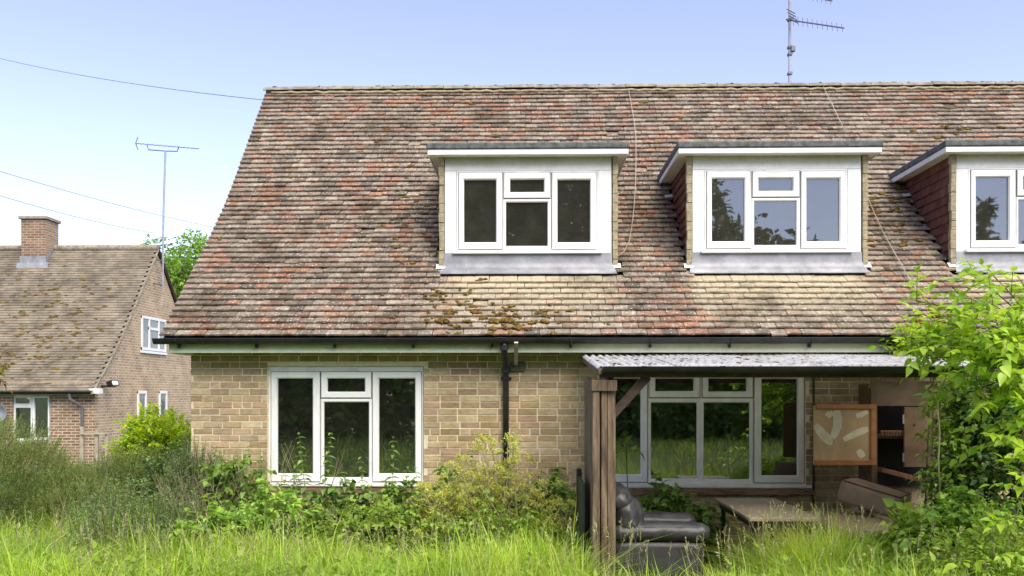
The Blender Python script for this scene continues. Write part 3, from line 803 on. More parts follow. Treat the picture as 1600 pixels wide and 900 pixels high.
# ================================================================== rounded soft shapes
def rbox(hx, hy, hz, r, n=10, puff=0.0, wr=0.0, seed=0, ws=6.0):
    """rounded, slightly puffed box as a grid-cube: returns verts, faces"""
    bm = bmesh.new(); bmesh.ops.create_cube(bm, size=2); bmesh.ops.subdivide_edges(bm, edges=bm.edges[:], cuts=n, use_grid_fill=True)
    for v in bm.verts:
        p = Vector((v.co.x*hx, v.co.y*hy, v.co.z*hz))
        q = Vector((max(-hx+r, min(hx-r, p.x)), max(-hy+r, min(hy-r, p.y)), max(-hz+r, min(hz-r, p.z))))
        d = p - q
        if d.length > 1e-6: p = q + d.normalized()*r
        nrm = Vector((v.co.x**3, v.co.y**3, v.co.z**3)).normalized()
        f = (1-v.co.x**2)*(1-v.co.y**2) + (1-v.co.y**2)*(1-v.co.z**2) + (1-v.co.x**2)*(1-v.co.z**2)
        p += nrm*puff*max(0, f)
        if wr: p += nrm*wr*(noise.noise(p*ws + Vector((seed*5.1, 0, 0))) + .5*noise.noise(Vector((p.x*ws*3.4, p.y*ws*1.2, p.z*ws*3.1 + seed))))
        v.co = p
    bm.verts.index_update()
    V = [v.co.copy() for v in bm.verts]; F = [tuple(x.index for x in f.verts) for f in bm.faces]; bm.free(); return V, F
def soft(name, mtx, size, r, mat, parent, n=10, puff=0, wr=0, seed=0, ws=6.0, bend=None):
    V, F = rbox(size[0]/2, size[1]/2, size[2]/2, r, n, puff, wr, seed, ws)
    if bend: V = [bend(v) for v in V]
    mb = MB(); mb.v = [tuple(mtx @ v) for v in V]; mb.f = F
    return mb.build(name, mat, parent, True)
def TR(x, y, z, rz=0, ry=0, rx=0): return Matrix.Translation((x, y, z)) @ Matrix.Rotation(rz, 4, 'Z') @ Matrix.Rotation(ry, 4, 'Y') @ Matrix.Rotation(rx, 4, 'X')

# ================================================================== LEAN-TO
LX0 = P(908.5, 553, 9.7).x; LYF = 7.43; LYB = 9.70; LZF = 2.062; LZB = 2.262; LX1 = 4.0
lean = thing('lean_to_shelter', 'open lean-to with white corrugated roof, black gutter and weathered brown post', 'shelter', (2.2, 8.5, 0))
def mat_corr():
    m, n, l, b = nodes_of('corrugated_sheet')
    g = n.new('ShaderNodeNewGeometry')
    c = (.66,.67,.68)
    t = ramp(n, [(.34, (.55,.53,.48)), (.52, (.9,.9,.9))]); l.new(tnoise(n, l, 5, 7, .75), t.inputs[0]); c = t.outputs[0]
    for sc, lo, hi, col in ((7, .62, .68, (.10,.085,.05)), (4.2, .66, .70, (.36,.29,.07)), (2.1, .58, .68, (.36,.27,.2))):
        q = ramp(n, [(lo, 0.0), (hi, .85)]); l.new(tnoise(n, l, sc, 5, .7, (1, 1.4, 1)), q.inputs[0]); c = mixc(n, l, q.outputs[0], c, col)
    l.new(c, b.inputs['Base Color']); b.inputs['Roughness'].default_value = .55
    bump(n, l, b, tnoise(n, l, 40, 5, .7), .3, .004)
    tr = n.new('ShaderNodeBsdfTranslucent'); l.new(c, tr.inputs['Color']); mx = n.new('ShaderNodeMixShader'); mx.inputs[0].default_value = .6
    l.new(b.outputs[0], mx.inputs[1]); l.new(tr.outputs[0], mx.inputs[2]); l.new(mx.outputs[0], n['Material Output'].inputs['Surface'])
    return m
M['corr'] = mat_corr()
rr = random.Random(8)
def corr_sheet(x0, x1, zoff, yawo, yf):
    mb = MB(); per = .0762; n = int((x1-x0)/per*8); ny = 7
    for lvl in (0, 1):
        for j in range(ny):
            v = j/(ny-1); y = yf + (LYB-yf)*v
            for i in range(n+1):
                x = x0 + (x1-x0)*i/n
                z = LZF + (LZB-LZF)*(y-LYF)/(LYB-LYF) + .0135*math.cos(2*math.pi*x/per) + zoff + .006*noise.noise(Vector((x*2, y*1.5, zoff*90)))
                mb.v.append((x + yawo*(v-.5), y + .006*noise.noise(Vector((x*9, 3, zoff*40)))*(j == 0), z - (.004 if lvl == 0 else 0)))
    N = (n+1)*ny
    def id_(l, j, i): return l*N + j*(n+1) + i
    for j in range(ny-1):
        for i in range(n):
            mb.f.append((id_(1,j,i), id_(1,j,i+1), id_(1,j+1,i+1), id_(1,j+1,i))); mb.f.append((id_(0,j,i), id_(0,j+1,i), id_(0,j+1,i+1), id_(0,j,i+1)))
    for i in range(n): mb.f.append((id_(0,0,i), id_(0,0,i+1), id_(1,0,i+1), id_(1,0,i)))
    for j in range(ny-1):
        for i in (0, n): mb.f.append((id_(0,j,i), id_(0,j+1,i), id_(1,j+1,i), id_(1,j,i)))
    return mb.build('corrugated_sheet', M['corr'], lean, True)
sx = LX0; k = 0
while sx < LX1:
    sh = corr_sheet(sx, min(sx+.76, LX1+.05), .005*(k % 2)+.001*k, rr.uniform(-.02, .02), LYF + rr.uniform(-.025, .02)); 
    for _ in range(9):
        x = rr.uniform(sx+.05, sx+.7); y = LYF + .15 + rr.random()**1.4*(LYB-LYF-.4); z = LZF + (LZB-LZF)*(y-LYF)/(LYB-LYF)
        if x > LX1: continue
        mesh_obj('moss_clump', rr.choice(MOSS), lean, Matrix.Translation((x, y, z+.012)) @ Matrix.Rotation(rr.uniform(-.3, .3), 4, 'Z') @ Matrix.Diagonal((rr.uniform(.01,.026), rr.uniform(.03,.09), rr.uniform(.01,.018), 1)))
    for q in range(3):
        x = sx + .0762*(2+3*q); y = 8.55; z = LZF + (LZB-LZF)*(y-LYF)/(LYB-LYF)
        if x < LX1: MB().lathe((x, y, z+.009+.004), [(.014, 0), (.014, .004), (.006, .009), (.001, .012)], 8).build('roof_screw', M['steel'], lean)
    sx += .70; k += 1
GL = gutter_mesh(.62, XP(1503, 7.40), 7.395, ZP(573.5, 7.34), .05).build('gutter', M['black'], lean)
for px in (1005, 1127, 1318, 1420):
    x = XP(px, 7.4); gutter_mesh(x-.022, x+.022, 7.395, ZP(573.5, 7.34)+.003, .054, False).build('gutter_bracket', M['black'], GL)
MB().box(.60, LX1, 7.455, 7.505, 1.972, 2.03, .004).build('front_beam', M['darkwood'], lean)
MB().box(.60, LX1, WALL-.06, WALL-.008, 2.14, 2.235, .004).build('wall_plate', M['darkwood'], lean)
for x in (.64, 1.45, 2.25, 3.0, 3.7):
    mb = MB(); mb.beam((x, 7.52, LZF-.055), (x, WALL-.07, LZB-.06), .045, .07); mb.build('rafter', M['darkwood'], lean)
mb = MB(); mb.box(.610, .725, 7.508, 7.62, -.1, 2.0, .006); mb.build('post', M['weatherwood'], lean)
for (a, b, yf) in ((939.3, 948.6, 7.462), (949.2, 962, 7.47)):
    MB().box(XP(a, 7.46), XP(b, 7.46), yf, 7.506, -.1, 1.935 if a > 940 else 1.99, .005).build('cladding_board', M['weatherwood'], lean)
y = 7.44; k = 0
while y < 8.62:
    wd = rr.uniform(.12, .15); t = rr.uniform(.0, .012)
    MB().box(.545-t, .601-t*.3, y, y+wd-.006, -.1, 1.93 + (y-7.44)*.085 - .03, .005).build('cladding_board', M['weatherwood'], lean); y += wd; k += 1
mb = MB(); mb.box(.528, .544-.014, 7.43, 8.3, 1.86, 1.955, .004); mb.box(.528, .745, 7.425, 7.4385, 1.855, 1.95, .004); mb.build('capping_board', M['weatherwood'], lean)
mb = MB(); mb.beam((.60, 7.43, 2.02), (.60, 9.6, 2.205), .05, .05); mb.build('verge_batten', M['weatherwood'], lean)
mb = MB(); mb.beam(P(951, 655, 7.53), P(1012, 588, 7.53), .055, .075, .004); mb.build('brace', M['darkwood'], lean)

# --- dark green side board
gb = thing('side_board', 'dark green board with black post standing left of the brown plank post', 'board', (.50, 8.5, 0))
p0 = P(923, 753, 8.02); 
MB().box(.462, .492, 7.72, 8.40, 0, 1.03, .004).build('board', mat_simple('dark_green_paint', (.012,.02,.014), (.03,.042,.03), 5, .6, .2), gb)
MB().box(.452, .502, 8.405, 8.48, 0, 1.10, .005).build('post', M['black'], gb)

# ================================================================== ARMCHAIR
lea = mat_simple('grey_leather', (.022,.022,.024), (.05,.05,.053), 5, .42, .35, spec=.5, bscale=26)
ch = thing('armchair', 'dark grey leather armchair under the lean-to behind the brown post', 'armchair', (1.12, 8.15, 0))
soft('base', TR(1.14, 8.16, .24), (.78, .66, .40), .04, lea, ch, 8, .0, .004, 1)
soft('seat', TR(1.20, 8.16, .47), (.66, .52, .17), .07, lea, ch, 10, .03, .012, 2)
def armbend(v):
    cr = .006*math.sin(v.x*62 + v.y*25)*max(0, (v.x-.16)/.28) + .005*math.sin(v.x*70 - v.y*30)*max(0, (-.12-v.x)/.3)
    return Vector((v.x, v.y*(1 + .12*max(0, v.x)), v.z*(1 + .25*max(0, v.x-.1)) + .012*math.sin((v.x+.4)*3.6) + cr))
for k, yy in enumerate((7.86, 8.47)):
    arm = soft('arm', TR(1.15, yy, .25), (.80, .17, .50), .022, lea, ch, 8, .0, .003, 3+k)
    soft('arm_pad', TR(1.17, yy-.005*(1-2*k), .575), (.88, .25, .155), .076, lea, arm, 22, .006, .008, 5+k, 9, armbend)
def backbend(v): return Vector((v.x + .006*math.sin(v.z*55 + v.y*9)*(1 if v.x > 0 else 0), v.y, v.z))
soft('backrest', TR(.885, 8.16, .66, 0, -.14), (.27, .76, .46), .125, lea, ch, 18, .035, .012, 9, 7, backbend)
soft('head_pad', TR(.815, 8.14, .855, 0, -.42), (.22, .72, .22), .10, lea, ch, 16, .02, .012, 12, 8, backbend)
bk = soft('outer_back', TR(.72, 8.16, .45, 0, -.12), (.10, .74, .84), .045, lea, ch, 8, .0, .006, 13)

# ================================================================== TABLE
tbm = mat_simple('worn_table_top', (.22,.18,.125), (.34,.275,.195), 3, .5, .15, detail=7)
tb = thing('table', 'low brown topped table with black legs standing below the wide window', 'table', (2.27, 8.55, 0))
tx0, tx1 = XP(1116, 9.3), XP(1116, 9.3) + .645; tz = 1.85 - 1.137
MB().box(tx0, tx1, 7.83, 9.3, tz-.035, tz, .006).build('table_top', tbm, tb)
MB().box(tx0+.04, tx1-.04, 7.9, 9.24, tz-.10, tz-.037, .003).build('apron_rail', M['black'], tb)
for x in (tx0+.05, tx1-.09):
    for y in (7.95, 9.16): MB().box(x, x+.04, y, y+.04, 0, tz-.101, .003).build('leg', M['black'], tb)

# ================================================================== BROWN SEAT + TILTED CUSHION
vin = mat_simple('brown_vinyl', (.21,.145,.088), (.34,.245,.155), 3.5, .55, .2, bscale=20)
bench = thing('padded_bench', 'low brown padded bench beside the table under the open cupboard', 'bench', (3.1, 8.5, 0))
soft('seat', TR(3.14, 8.5, .555), (.62, 1.15, .13), .05, vin, bench, 12, .012, .006, 20)
MB().box(2.9, 3.38, 8.0, 9.05, .02, .488, .01).build('base', M['darkwood'], bench)
cush = thing('brown_box_cushion', 'brown box-shaped cushion tipped over on the padded bench', 'cushion', (3.42, 8.75, .62))
a = P(1332, 745, 8.85); b = P(1408, 768, 8.55)
ax = (b-a).normalized(); up = Vector((0, .35, .94)); ay = ax.cross(up).normalized()*-1; az = ax.cross(ay).normalized()
if az.z < 0: az = -az
cm = Matrix((ax, ay, az)).transposed().to_4x4(); cc = (P(1322, 765, 8.7) + P(1410, 790, 8.5))/2
soft('cushion_body', Matrix.Translation(cc) @ cm @ Matrix.Rotation(.32, 4, 'X'), (.60, .34, .22), .035, vin, cush, 10, .008, .004, 23)
mb = MB(); L0 = Matrix.Translation(cc) @ cm @ Matrix.Rotation(.32, 4, 'X')
mb.tube([L0 @ Vector((-.28, -.165, .108)), L0 @ Vector((.28, -.165, .108)), L0 @ Vector((.28, .165, .108)), L0 @ Vector((-.28, .165, .108))], .006, 6); mb.build('piping', M['darkwood'], cush)

# ================================================================== CUPBOARD
CY = 9.28
cupm = mat_simple('brown_cupboard_paint', (.105,.062,.032), (.18,.115,.06), 4, .55, .15)
batm = mat_simple('orange_batten', (.32,.13,.045), (.46,.2,.075), 8, .6, .2, stretch=(1, 1, 1))
plym = mat_simple('bare_plywood', (.42,.28,.14), (.55,.385,.21), 5, .7, .15, stretch=(1, 1, .3))
glue = mat_simple('dried_glue', (.62,.53,.35), (.74,.66,.47), 9, .8, .2)
cb = thing('wall_cupboard', 'brown wooden cupboard with one door swung open against the brick wall', 'cupboard', (XP(1420, CY), CY+.2, 0))
def cpx(name, r, y0, y1, mat, b=.003, parent=None):
    q = rect_px(r, y0); return MB().box(q[0], q[1], y0, y1, q[2], q[3], b).build(name, mat, parent or cb)
cpx('header_panel', (1361, 596, 1500, 634.5), CY-.01, CY+.02, cupm)
cpx('stile', (1362, 635, 1371, 760), CY, CY+.03, cupm)
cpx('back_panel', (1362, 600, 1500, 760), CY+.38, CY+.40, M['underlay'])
cpx('side_panel', (1361, 600, 1365, 820), CY+.022, CY+.38, cupm)
cpx('shelf', (1371, 680, 1500, 685), CY+.05, CY+.36, cupm)
door = cpx('door', (1413, 636, 1466, 730), CY-.012, CY+.012, cupm)
cpx('end_panel', (1468, 600, 1500, 815), CY-.005, CY+.02, cupm)
for py in (655, 715): cpx('hinge', (1410.5, py-7, 1413, py+7), CY-.018, CY-.013, M['steel'], .001, door)
rack = cpx('shelf_rail', (1376, 673, 1412, 681), CY+.02, CY+.045, batm)
for k in range(8):
    px = 1378 + k*4.3; cpx('peg', (px, 673.5, px+2.3, 680), CY+.008, CY+.019, M['darkwood'], .001, rack)
q0 = P(1373, 733, CY); q1 = P(1445, 752, CY)
mb = MB(); mb.beam(q0, q1, .16, .05, .004); mb.build('bottom_board', mat_simple('broken_board', (.12,.06,.03), (.28,.14,.07), 8, .8, .4), cb)
od = cpx('open_door', (1271, 634, 1369, 727), CY-.035, CY-.022, plym)
od['label'] = 'open cupboard door showing bare plywood with pale glue marks'
cpx('door_batten', (1275, 632, 1370, 639), CY-.055, CY-.036, batm, .003, od)
cpx('door_batten', (1273, 719, 1370, 727), CY-.055, CY-.036, batm, .003, od)
cpx('door_batten', (1361, 639.5, 1369.5, 718.5), CY-.055, CY-.036, batm, .003, od)
def glue_blob(pts, wd):
    """pale strokes of old glue, a thin skin on the plywood"""
    mb = MB(); ctr = [P(x, y, CY-.0355) for x, y in pts]; n = len(ctr); L = []
    for k, p in enumerate(ctr):
        t = (ctr[min(k+1, n-1)] - ctr[max(k-1, 0)]).normalized(); s = Vector((-t.z, 0, t.x))
        e = wd*(.55 + .45*math.sin(math.pi*(k+.5)/n))*(1 + .25*noise.noise(p*14)); L.append((p+s*e, p-s*e))
    for k in range(n-1): mb.quad(L[k][0], L[k][1], L[k+1][1], L[k+1][0])
    mb.build('glue_mark', glue, od)
glue_blob([(1308, 641), (1309, 655), (1308, 668), (1304, 678), (1300, 684)], .047)
glue_blob([(1274, 664), (1281, 673), (1289, 683), (1297, 690), (1301, 691)], .05)
glue_blob([(1318, 687), (1328, 682), (1338, 677), (1348, 673), (1357, 670)], .038)
glue_blob([(1291, 645), (1296, 649), (1302, 645)], .035); glue_blob([(1341, 703), (1345, 709), (1349, 714)], .04); glue_blob([(1338, 650), (1346, 648), (1356, 643)], .03)
# black cable conduit on the wall
cdt = MB().tube([P(1271.5, 588, WALL-.02), P(1271, 700, WALL-.02), P(1271, 800, WALL-.02)], .011, 8).build('cable_conduit', M['black']); tag(cdt, 'thin black conduit running down the brick wall beside the wide window', 'conduit')

# ================================================================== NEIGHBOUR HOUSE
NX = -11.2; NY = 22.0; NB = 2*25.7 - 22.0
cols = [(.13,.08,.05), (.22,.14,.09), (.30,.20,.125), (.25,.15,.095), (.32,.16,.08)]
mA = mat_brickwork('neighbour_brick_front', 'X', cols, (.5,.43,.32), ms=.012)
mB = mat_brickwork('neighbour_brick_gable_lit', 'Y', [(.32,.225,.145), (.41,.295,.19), (.48,.35,.22), (.46,.30,.175)], (.62,.52,.38), ms=.011)  # paler, warmer bricks put the gable's sunlight into the colour
nh = thing('neighbour_house', 'brown brick house with mossy tan tiled roof at the left edge', 'house', (NX-5, 25.5, 0))
NZE = 1.93; NRY = 25.7; NRZ = 6.13
NPROF = [(21.72, 1.80), (22.5, 2.50), (23.4, 3.40), (NRY, NRZ)]
NW = [(XP(20, NY), XP(79, NY), ZP(691, NY), ZP(616.5, NY))]
nw = wall_with_openings(NX-12, NX, -.6, 2.1, NY, NY+.25, NW); nw.build('front_wall', mA, nh)
mb = MB(); g = [(NY+.25, -.6), (NB, -.6), (NB, 1.9), (NRY, NRZ-.05), (23.4, 3.33), (22.5, 2.43), (NY+.25, 2.2)]
mb.poly([(NX, y, z) for y, z in g]); mb.poly([(NX-12, y, z) for y, z in g])
mb.quad((NX, NB, -.6), (NX-12, NB, -.6), (NX-12, NB, 1.9), (NX, NB, 1.9)); mb.build('gable_wall', mB, nh)
MB().box(NX-.0, NX+.003, NY+.002, NY+.25, -.6, 2.1).build('gable_return', mB, nh)
MB().box(NX-12, NX-.3, 24.5, 24.6, -.5, 3.5).build('inner_room_wall', M['inner'], nh)
ntile = mat_leaf('neighbour_tile', [(.19,.16,.115), (.26,.22,.16), (.225,.19,.14), (.28,.24,.17), (.17,.145,.105)], 0, .92, 1.6, .15, .55)
mb = MB(); acc = 0
def nprof(s):
    for (y0, z0), (y1, z1) in zip(NPROF[:-1], NPROF[1:]):
        ln = math.hypot(y1-y0, z1-z0)
        if s <= ln or (y1, z1) == NPROF[-1]: return y0+(y1-y0)*s/ln, z0+(z1-z0)*s/ln, (y1-y0)/ln, (z1-z0)/ln
        s -= ln
NS = sum(math.hypot(b[0]-a[0], b[1]-a[1]) for a, b in zip(NPROF[:-1], NPROF[1:]))
rr = random.Random(77)
nrow = int(NS/.102); nroof = None
for r in range(nrow):
    y, z, ty, tz = nprof(r*.102); nrm = Vector((0, -tz, ty)); t = (Vector((0, ty, tz)) - nrm*.17).normalized(); nn = Vector((1, 0, 0)).cross(t)
    x = NX + .06 - (.08 if r % 2 else 0)
    while x > NX - 6.6:
        L = .165
        c = Vector((x-L/2, y, z)) + nrm*(.03 + rr.uniform(0, .004)) + t*.075
        i = len(mb.v)
        for sx_, st, sn in ((-1,-1,0), (1,-1,0), (1,1,0), (-1,1,0), (-1,-1,-1), (1,-1,-1)):
            mb.v.append(tuple(c + Vector((sx_*L*.495, 0, 0)) + t*st*.075 + nn*sn*.016))
        mb.f += [(i, i+1, i+2, i+3), (i+4, i+5, i+1, i)]; x -= L
me = bpy.data.meshes.new('roof'); me.from_pydata(mb.v, [], mb.f); me.materials.append(ntile)
nroof = mesh_obj('roof', me, nh)
mb = MB()
for (y0, z0), (y1, z1) in zip(NPROF[:-1], NPROF[1:]): mb.quad((NX+.05, y0, z0-.02), (NX-12, y0, z0-.02), (NX-12, y1, z1-.02), (NX+.05, y1, z1-.02))
mb.quad((NX+.05, NRY, NRZ), (NX-12, NRY, NRZ), (NX-12, NB+.3, 1.8), (NX+.05, NB+.3, 1.8)); mb.build('roof_underlay', M['underlay'], nroof)
mb = MB(); mb.tube([(NX+.06, NRY, NRZ+.03), (NX-7, NRY, NRZ+.03)], .10, 10); mb.build('ridge', M['ridge'], nroof, True)
mb = MB(); mb.tube([(NX+.05, NRY, NRZ-.02), (NX+.06, NB+.3, 1.78)], .05, 6); mb.build('rear_verge', M['darkwood'], nroof)
mb = MB(); mb.tube([(NX+.05, y, z-.02) for y, z in NPROF], .03, 6); mb.build('verge', M['ridge'], nroof)
for _ in range(190):
    s = rr.triangular(.2, NS*.9, NS*.3); x = NX - rr.uniform(.2, 3.2) - (rr.random()**2)*1.2; y, z, ty, tz = nprof(s)
    R = Matrix((Vector((1,0,0)), Vector((0,ty,tz)), Vector((0,-tz,ty)))).transposed().to_4x4(); q = rr.uniform(.02, .06)
    mesh_obj('moss_clump', rr.choice(MOSS), nroof, Matrix.Translation(Vector((x, y, z)) + Vector((0,-tz,ty))*.03) @ R @ Matrix.Diagonal((q*1.7, q*.9, q*.55, 1)))
MB().box(NX-12, NX+.02, 21.80, 21.82, 1.76, 1.88).build('fascia', M['soffit'], nh)
MB().box(NX-.05, NX+.22, 21.79, 21.99, 1.80, 1.93, .004).build('eaves_box', M['white'], nh)
gutter_mesh(NX-12, NX+.05, 21.73, 1.86, .06).build('gutter', M['black'], nh)
xd = XP(129, 21.95); mb = MB(); mb.tube([(xd-.22, 21.73, 1.8), (xd-.22, 21.75, 1.66), (xd, 21.93, 1.45), (xd, 21.93, -.5)], .04, 8); mb.build('downpipe', mat_simple('grey_pipe', (.1,.1,.115), (.14,.14,.155), 5, .5), nh)
nwin = MB().box(NW[0][0], NW[0][1], NY+.14, NY+.18, NW[0][2], NW[0][2]+.05).build('window', M['white'], nh)
Yn = NY+.04; window_units(nwin, rect_px((20.5,617,78.5,690), Yn), px_units([('f', (21.5,618.5,48.5,633), (24,621.5,45.5,630.5)), ('f', (21.5,635.5,48.5,688), (24,637.5,47.5,685)), ('c', (50.5,618.5,77.5,688), (54.5,621.5,74.5,683.5))], Yn), Yn, M['white'])
def gable_win(y0, y1, z0, z1, split):
    o = MB().box(NX+.001, NX+.05, y0-.03, y1+.03, z0-.09, z0-.02, .004).build('window', M['white'], nh)
    m2 = MB(); t = .075
    m2.box(NX+.002, NX+.035, y0, y1, z0, z0+t); m2.box(NX+.002, NX+.035, y0, y1, z1-t, z1); 
    for y in [y0] + split + [y1-t]: m2.box(NX+.003, NX+.037, y, y+t, z0+.002, z1-.002)
    if split: m2.box(NX+.003, NX+.033, split[0], split[1], z0+(z1-z0)*.62, z0+(z1-z0)*.62+t)
    m2.build('window_frame', M['white'], o)
    MB().box(NX+.004, NX+.008, y0+.03, y1-.03, z0+.03, z1-.03).build('pane', mat_simple('pale_glass', (.10,.12,.11), (.25,.28,.27), 2.5, .08, 0, spec=.8) if 'pale_glass' not in bpy.data.materials else bpy.data.materials['pale_glass'], o)
gable_win(24.63, 26.3, 3.06, 4.05, [25.1, 25.75]); gable_win(24.39, 24.95, .2, 1.87, []); gable_win(25.82, 26.38, .2, 1.87, [])
# chimney
cx0, cx1 = XP(33, 25.2), XP(71, 25.2); cy0, cy1 = 25.2, 25.9
mch = mat_brickwork('chimney_front_brick', 'X', [(.15,.085,.055), (.22,.125,.08), (.28,.155,.095), (.19,.125,.085)], (.38,.32,.24), ms=.011)
chim = MB().box(cx0, cx1, cy0, cy1, 5.4, 6.94).build('chimney', mch, nh)
MB().box(cx1, cx1+.004, cy0+.002, cy1, 5.4, 6.935).build('chimney_side', mat_brickwork('chimney_side_brick_lit', 'Y', [(.22,.15,.10), (.33,.23,.14), (.3,.2,.12)], (.4,.34,.25), ms=.011), chim)  # yellower, paler bricks than the front paint this flank as lit
MB().box(cx0-.06, cx1+.06, cy0-.06, cy1+.06, 6.944, 7.03, .01).build('chimney_cap', mat_simple('concrete_cap', (.22,.2,.16), (.34,.31,.26), 8, .9, .3), chim)
MB().lathe((XP(61, 25.6), 25.6, 7.03), [(.09, 0), (.085, .07), (.07, .08)], 12).build('chimney_pot', mat_simple('chimney_pot_clay', (.05,.05,.05), (.09,.09,.09), 8, .9), chim)
mb = MB(); mb.box(cx0-.03, cx1+.03, cy0-.02, cy0-.002, 5.60, 5.86); mb.quad((cx0-.12, cy0-.30, nprof(3.9)[1]), (cx1+.1, cy0-.30, nprof(3.9)[1]), (cx1+.1, cy0-.02, 5.66), (cx0-.12, cy0-.02, 5.66))
for k in range(5): mb.box(cx1+.006, cx1+.02, cy0+.1*k, cy0+.1*k+.098, 5.62+.11*k, 5.82+.11*k)
p = [(cx0-.12, cy0-.30), (cx1+.1, cy0-.30)]
mb.build('chimney_flashing', M['lead'], chim)
# security lamp
sl_ = thing('security_lamp', 'small black and white security lamp on the neighbour gable wall', 'lamp', (NX, 22.6, 1.95))
MB().tube([(NX, 22.35, 1.99), (NX+.18, 22.4, 1.99), (NX+.2, 22.45, 2.03)], .035, 8).build('arm', M['black'], sl_)
MB().obox((NX+.25, 22.45, 2.06), (1, -.4, .3), (.4, 1, 0), (-.3, 0, 1), .11, .12, .08, .02).build('lamp_head', M['black'], sl_)
MB().obox((NX+.33, 22.40, 2.07), (1, -.4, .3), (.4, 1, 0), (-.3, 0, 1), .04, .09, .06, .02).build('lamp_lens', M['white'], sl_)
dish = MB().lathe((XP(-3, 21.8), 21.8, ZP(646, 21.8)), [(.02, .06), (.12, .045), (.2, .015), (.24, -.02), (.235, -.03), (.12, .03), (.02, .045)], 20, 'Y').build('satellite_dish', M['steel']); tag(dish, 'grey satellite dish on the brick wall at the left picture edge', 'satellite dish')
fp = thing('garden_fence', 'pale timber post and rails below the neighbour drainpipe', 'fence', P(127, 700, 20.5))
for px, t in ((127, 667), (150, 672), (166, 676)): q = rect_px((px-2.5, t, px+2.5, 760), 20.5); MB().box(q[0], q[1], 20.5, 20.58, q[2], q[3], .006).build('post', mat_simple('pale_wood', (.3,.26,.18), (.42,.37,.27), 8, .85, .3) if 'pale_wood' not in bpy.data.materials else bpy.data.materials['pale_wood'], fp)
q = rect_px((127, 676, 168, 679), 20.5); MB().box(q[0], q[1], 20.46, 20.497, q[2], q[3], .004).build('rail', bpy.data.materials['pale_wood'], fp)

# ================================================================== AERIALS
def yagi(root, a, b, n, dirv, half, mat, tip=None):
    a = Vector(a); b = Vector(b); MB().tube([a, b], .011, 6).build('boom', mat, root)
    for k in range(n):
        p = a.lerp(b, (k+.6)/n); h = half*(1-.25*k/n); MB().tube([p - dirv*h, p + dirv*h], .0045, 5).build('element', mat, root)
aer = thing('television_aerial', 'television aerial with grey mast rising from the house ridge at right', 'aerial', P(1234, 131, 13.25))
MB().tube([P(1234, 136, 13.25), P(1234, -30, 13.25)], .022, 8).build('mast', M['steel'], aer)
yagi(aer, P(1228, 30.5, 13.2), P(1319, 44, 12.6), 12, Vector((.15, .55, .6)).normalized(), .16, M['alu'])
yagi(aer, P(1226, -14, 13.2), P(1300, 1.5, 12.6), 11, Vector((.15, .55, .6)).normalized(), .16, M['alu'])
for dy in (-7, -2, 3, 8): p = P(1238 + dy*.3, 31 + dy, 13.15); MB().tube([p - Vector((.09, .1, -.05)), p + Vector((.09, .1, .07))], .008, 6).build('reflector_rod', M['alu'], aer)
for py in (31, 74, 85, 115): p = P(1234, py, 13.25); MB().box(p.x-.032, p.x+.032, 13.21, 13.29, p.z-.02, p.z+.02, .004).build('clamp', M['alu'], aer)
p = P(1238.5, 77, 13.22); MB().box(p.x-.03, p.x+.035, 13.19, 13.25, p.z-.04, p.z+.045, .008).build('amplifier_box', M['alu'], aer)
na = thing('television_aerial', 'television aerial on a tall pole fixed to the neighbour gable', 'aerial', (NX+.15, 25.7, 4.5))
MB().tube([P(254, 452, 25.6), P(255.5, 330, 25.6), P(258.5, 236, 25.6)], .03, 8).build('mast', M['steel'], na)
a = P(211, 224, 25.6); b = P(311, 232.5, 25.4)
yagi(na, a, b, 14, Vector((.05, .85, .5)).normalized(), .12, M['alu'])
for s_ in (-1, 1): MB().tube([P(212, 224, 25.6), P(215.5, 224 + 10*s_, 25.6)], .014, 6).build('reflector', M['alu'], na)
MB().tube([P(230, 227, 25.6), P(232, 234, 25.6), P(258, 236, 25.6), P(277, 236.5, 25.55), P(279, 230, 25.5)], .016, 6).build('cradle', M['alu'], na)
for py in (408, 446): p = P(254.5, py, 25.6); MB().tube([p, Vector((NX, p.y-.15, p.z+.05))], .02, 6).build('bracket', M['alu'], na)

# ================================================================== CABLES
def cable(pts, r, mat, name, label):
    o = MB().tube(pts, r, 6).build(name, mat, None, True); return tag(o, label, 'cable')
def sag(a, b, d, n=14):
    a = Vector(a); b = Vector(b); return [a.lerp(b, k/n) - Vector((0, 0, d*4*(k/n)*(1-k/n))) for k in range(n+1)]
cable(sag(P(-60, 76, 20), P(411, 156, 12.95), .12), .006, M['wire'], 'overhead_cable', 'overhead wire running from the sky to the top of the tiled gable')
cable(sag(P(-60, 249, 26), P(345, 357, 40), .15), .011, M['wire'], 'overhead_cable', 'thin wire crossing behind the pole aerial, upper of the two lower wires')
cable(sag(P(-60, 287, 26), P(240, 364, 42), .15), .011, M['wire'], 'overhead_cable', 'lowest thin wire, ending behind the green tree over the neighbour roof')
def roof_path(pts): return [on_roof(x, y) + Vector((0, -.05, .045)) for x, y in pts]
mb_ = [(980, 138), (985, 165), (990, 195), (993, 222), (993, 255), (992.5, 290), (990, 330), (986.5, 360), (982, 385), (974, 400), (964, 408)]
cable(roof_path(mb_), .0055, M['cable'], 'roof_cable', 'pale cable hanging down the tiles right of the leftmost dormer')
pc = roof_path([(1281, 134), (1296, 165), (1308, 190), (1320, 214)])
cable(pc, .0055, M['cable'], 'roof_cable', 'pale cable coming down from the ridge to the middle dormer roof')
cable(roof_path([(1353, 314), (1366, 345), (1379, 373), (1395, 402), (1412, 432), (1428, 458), (1440, 480)]), .006, M['cable'], 'roof_cable', 'pale cable slanting down the mossy tiles between the middle and right dormers')

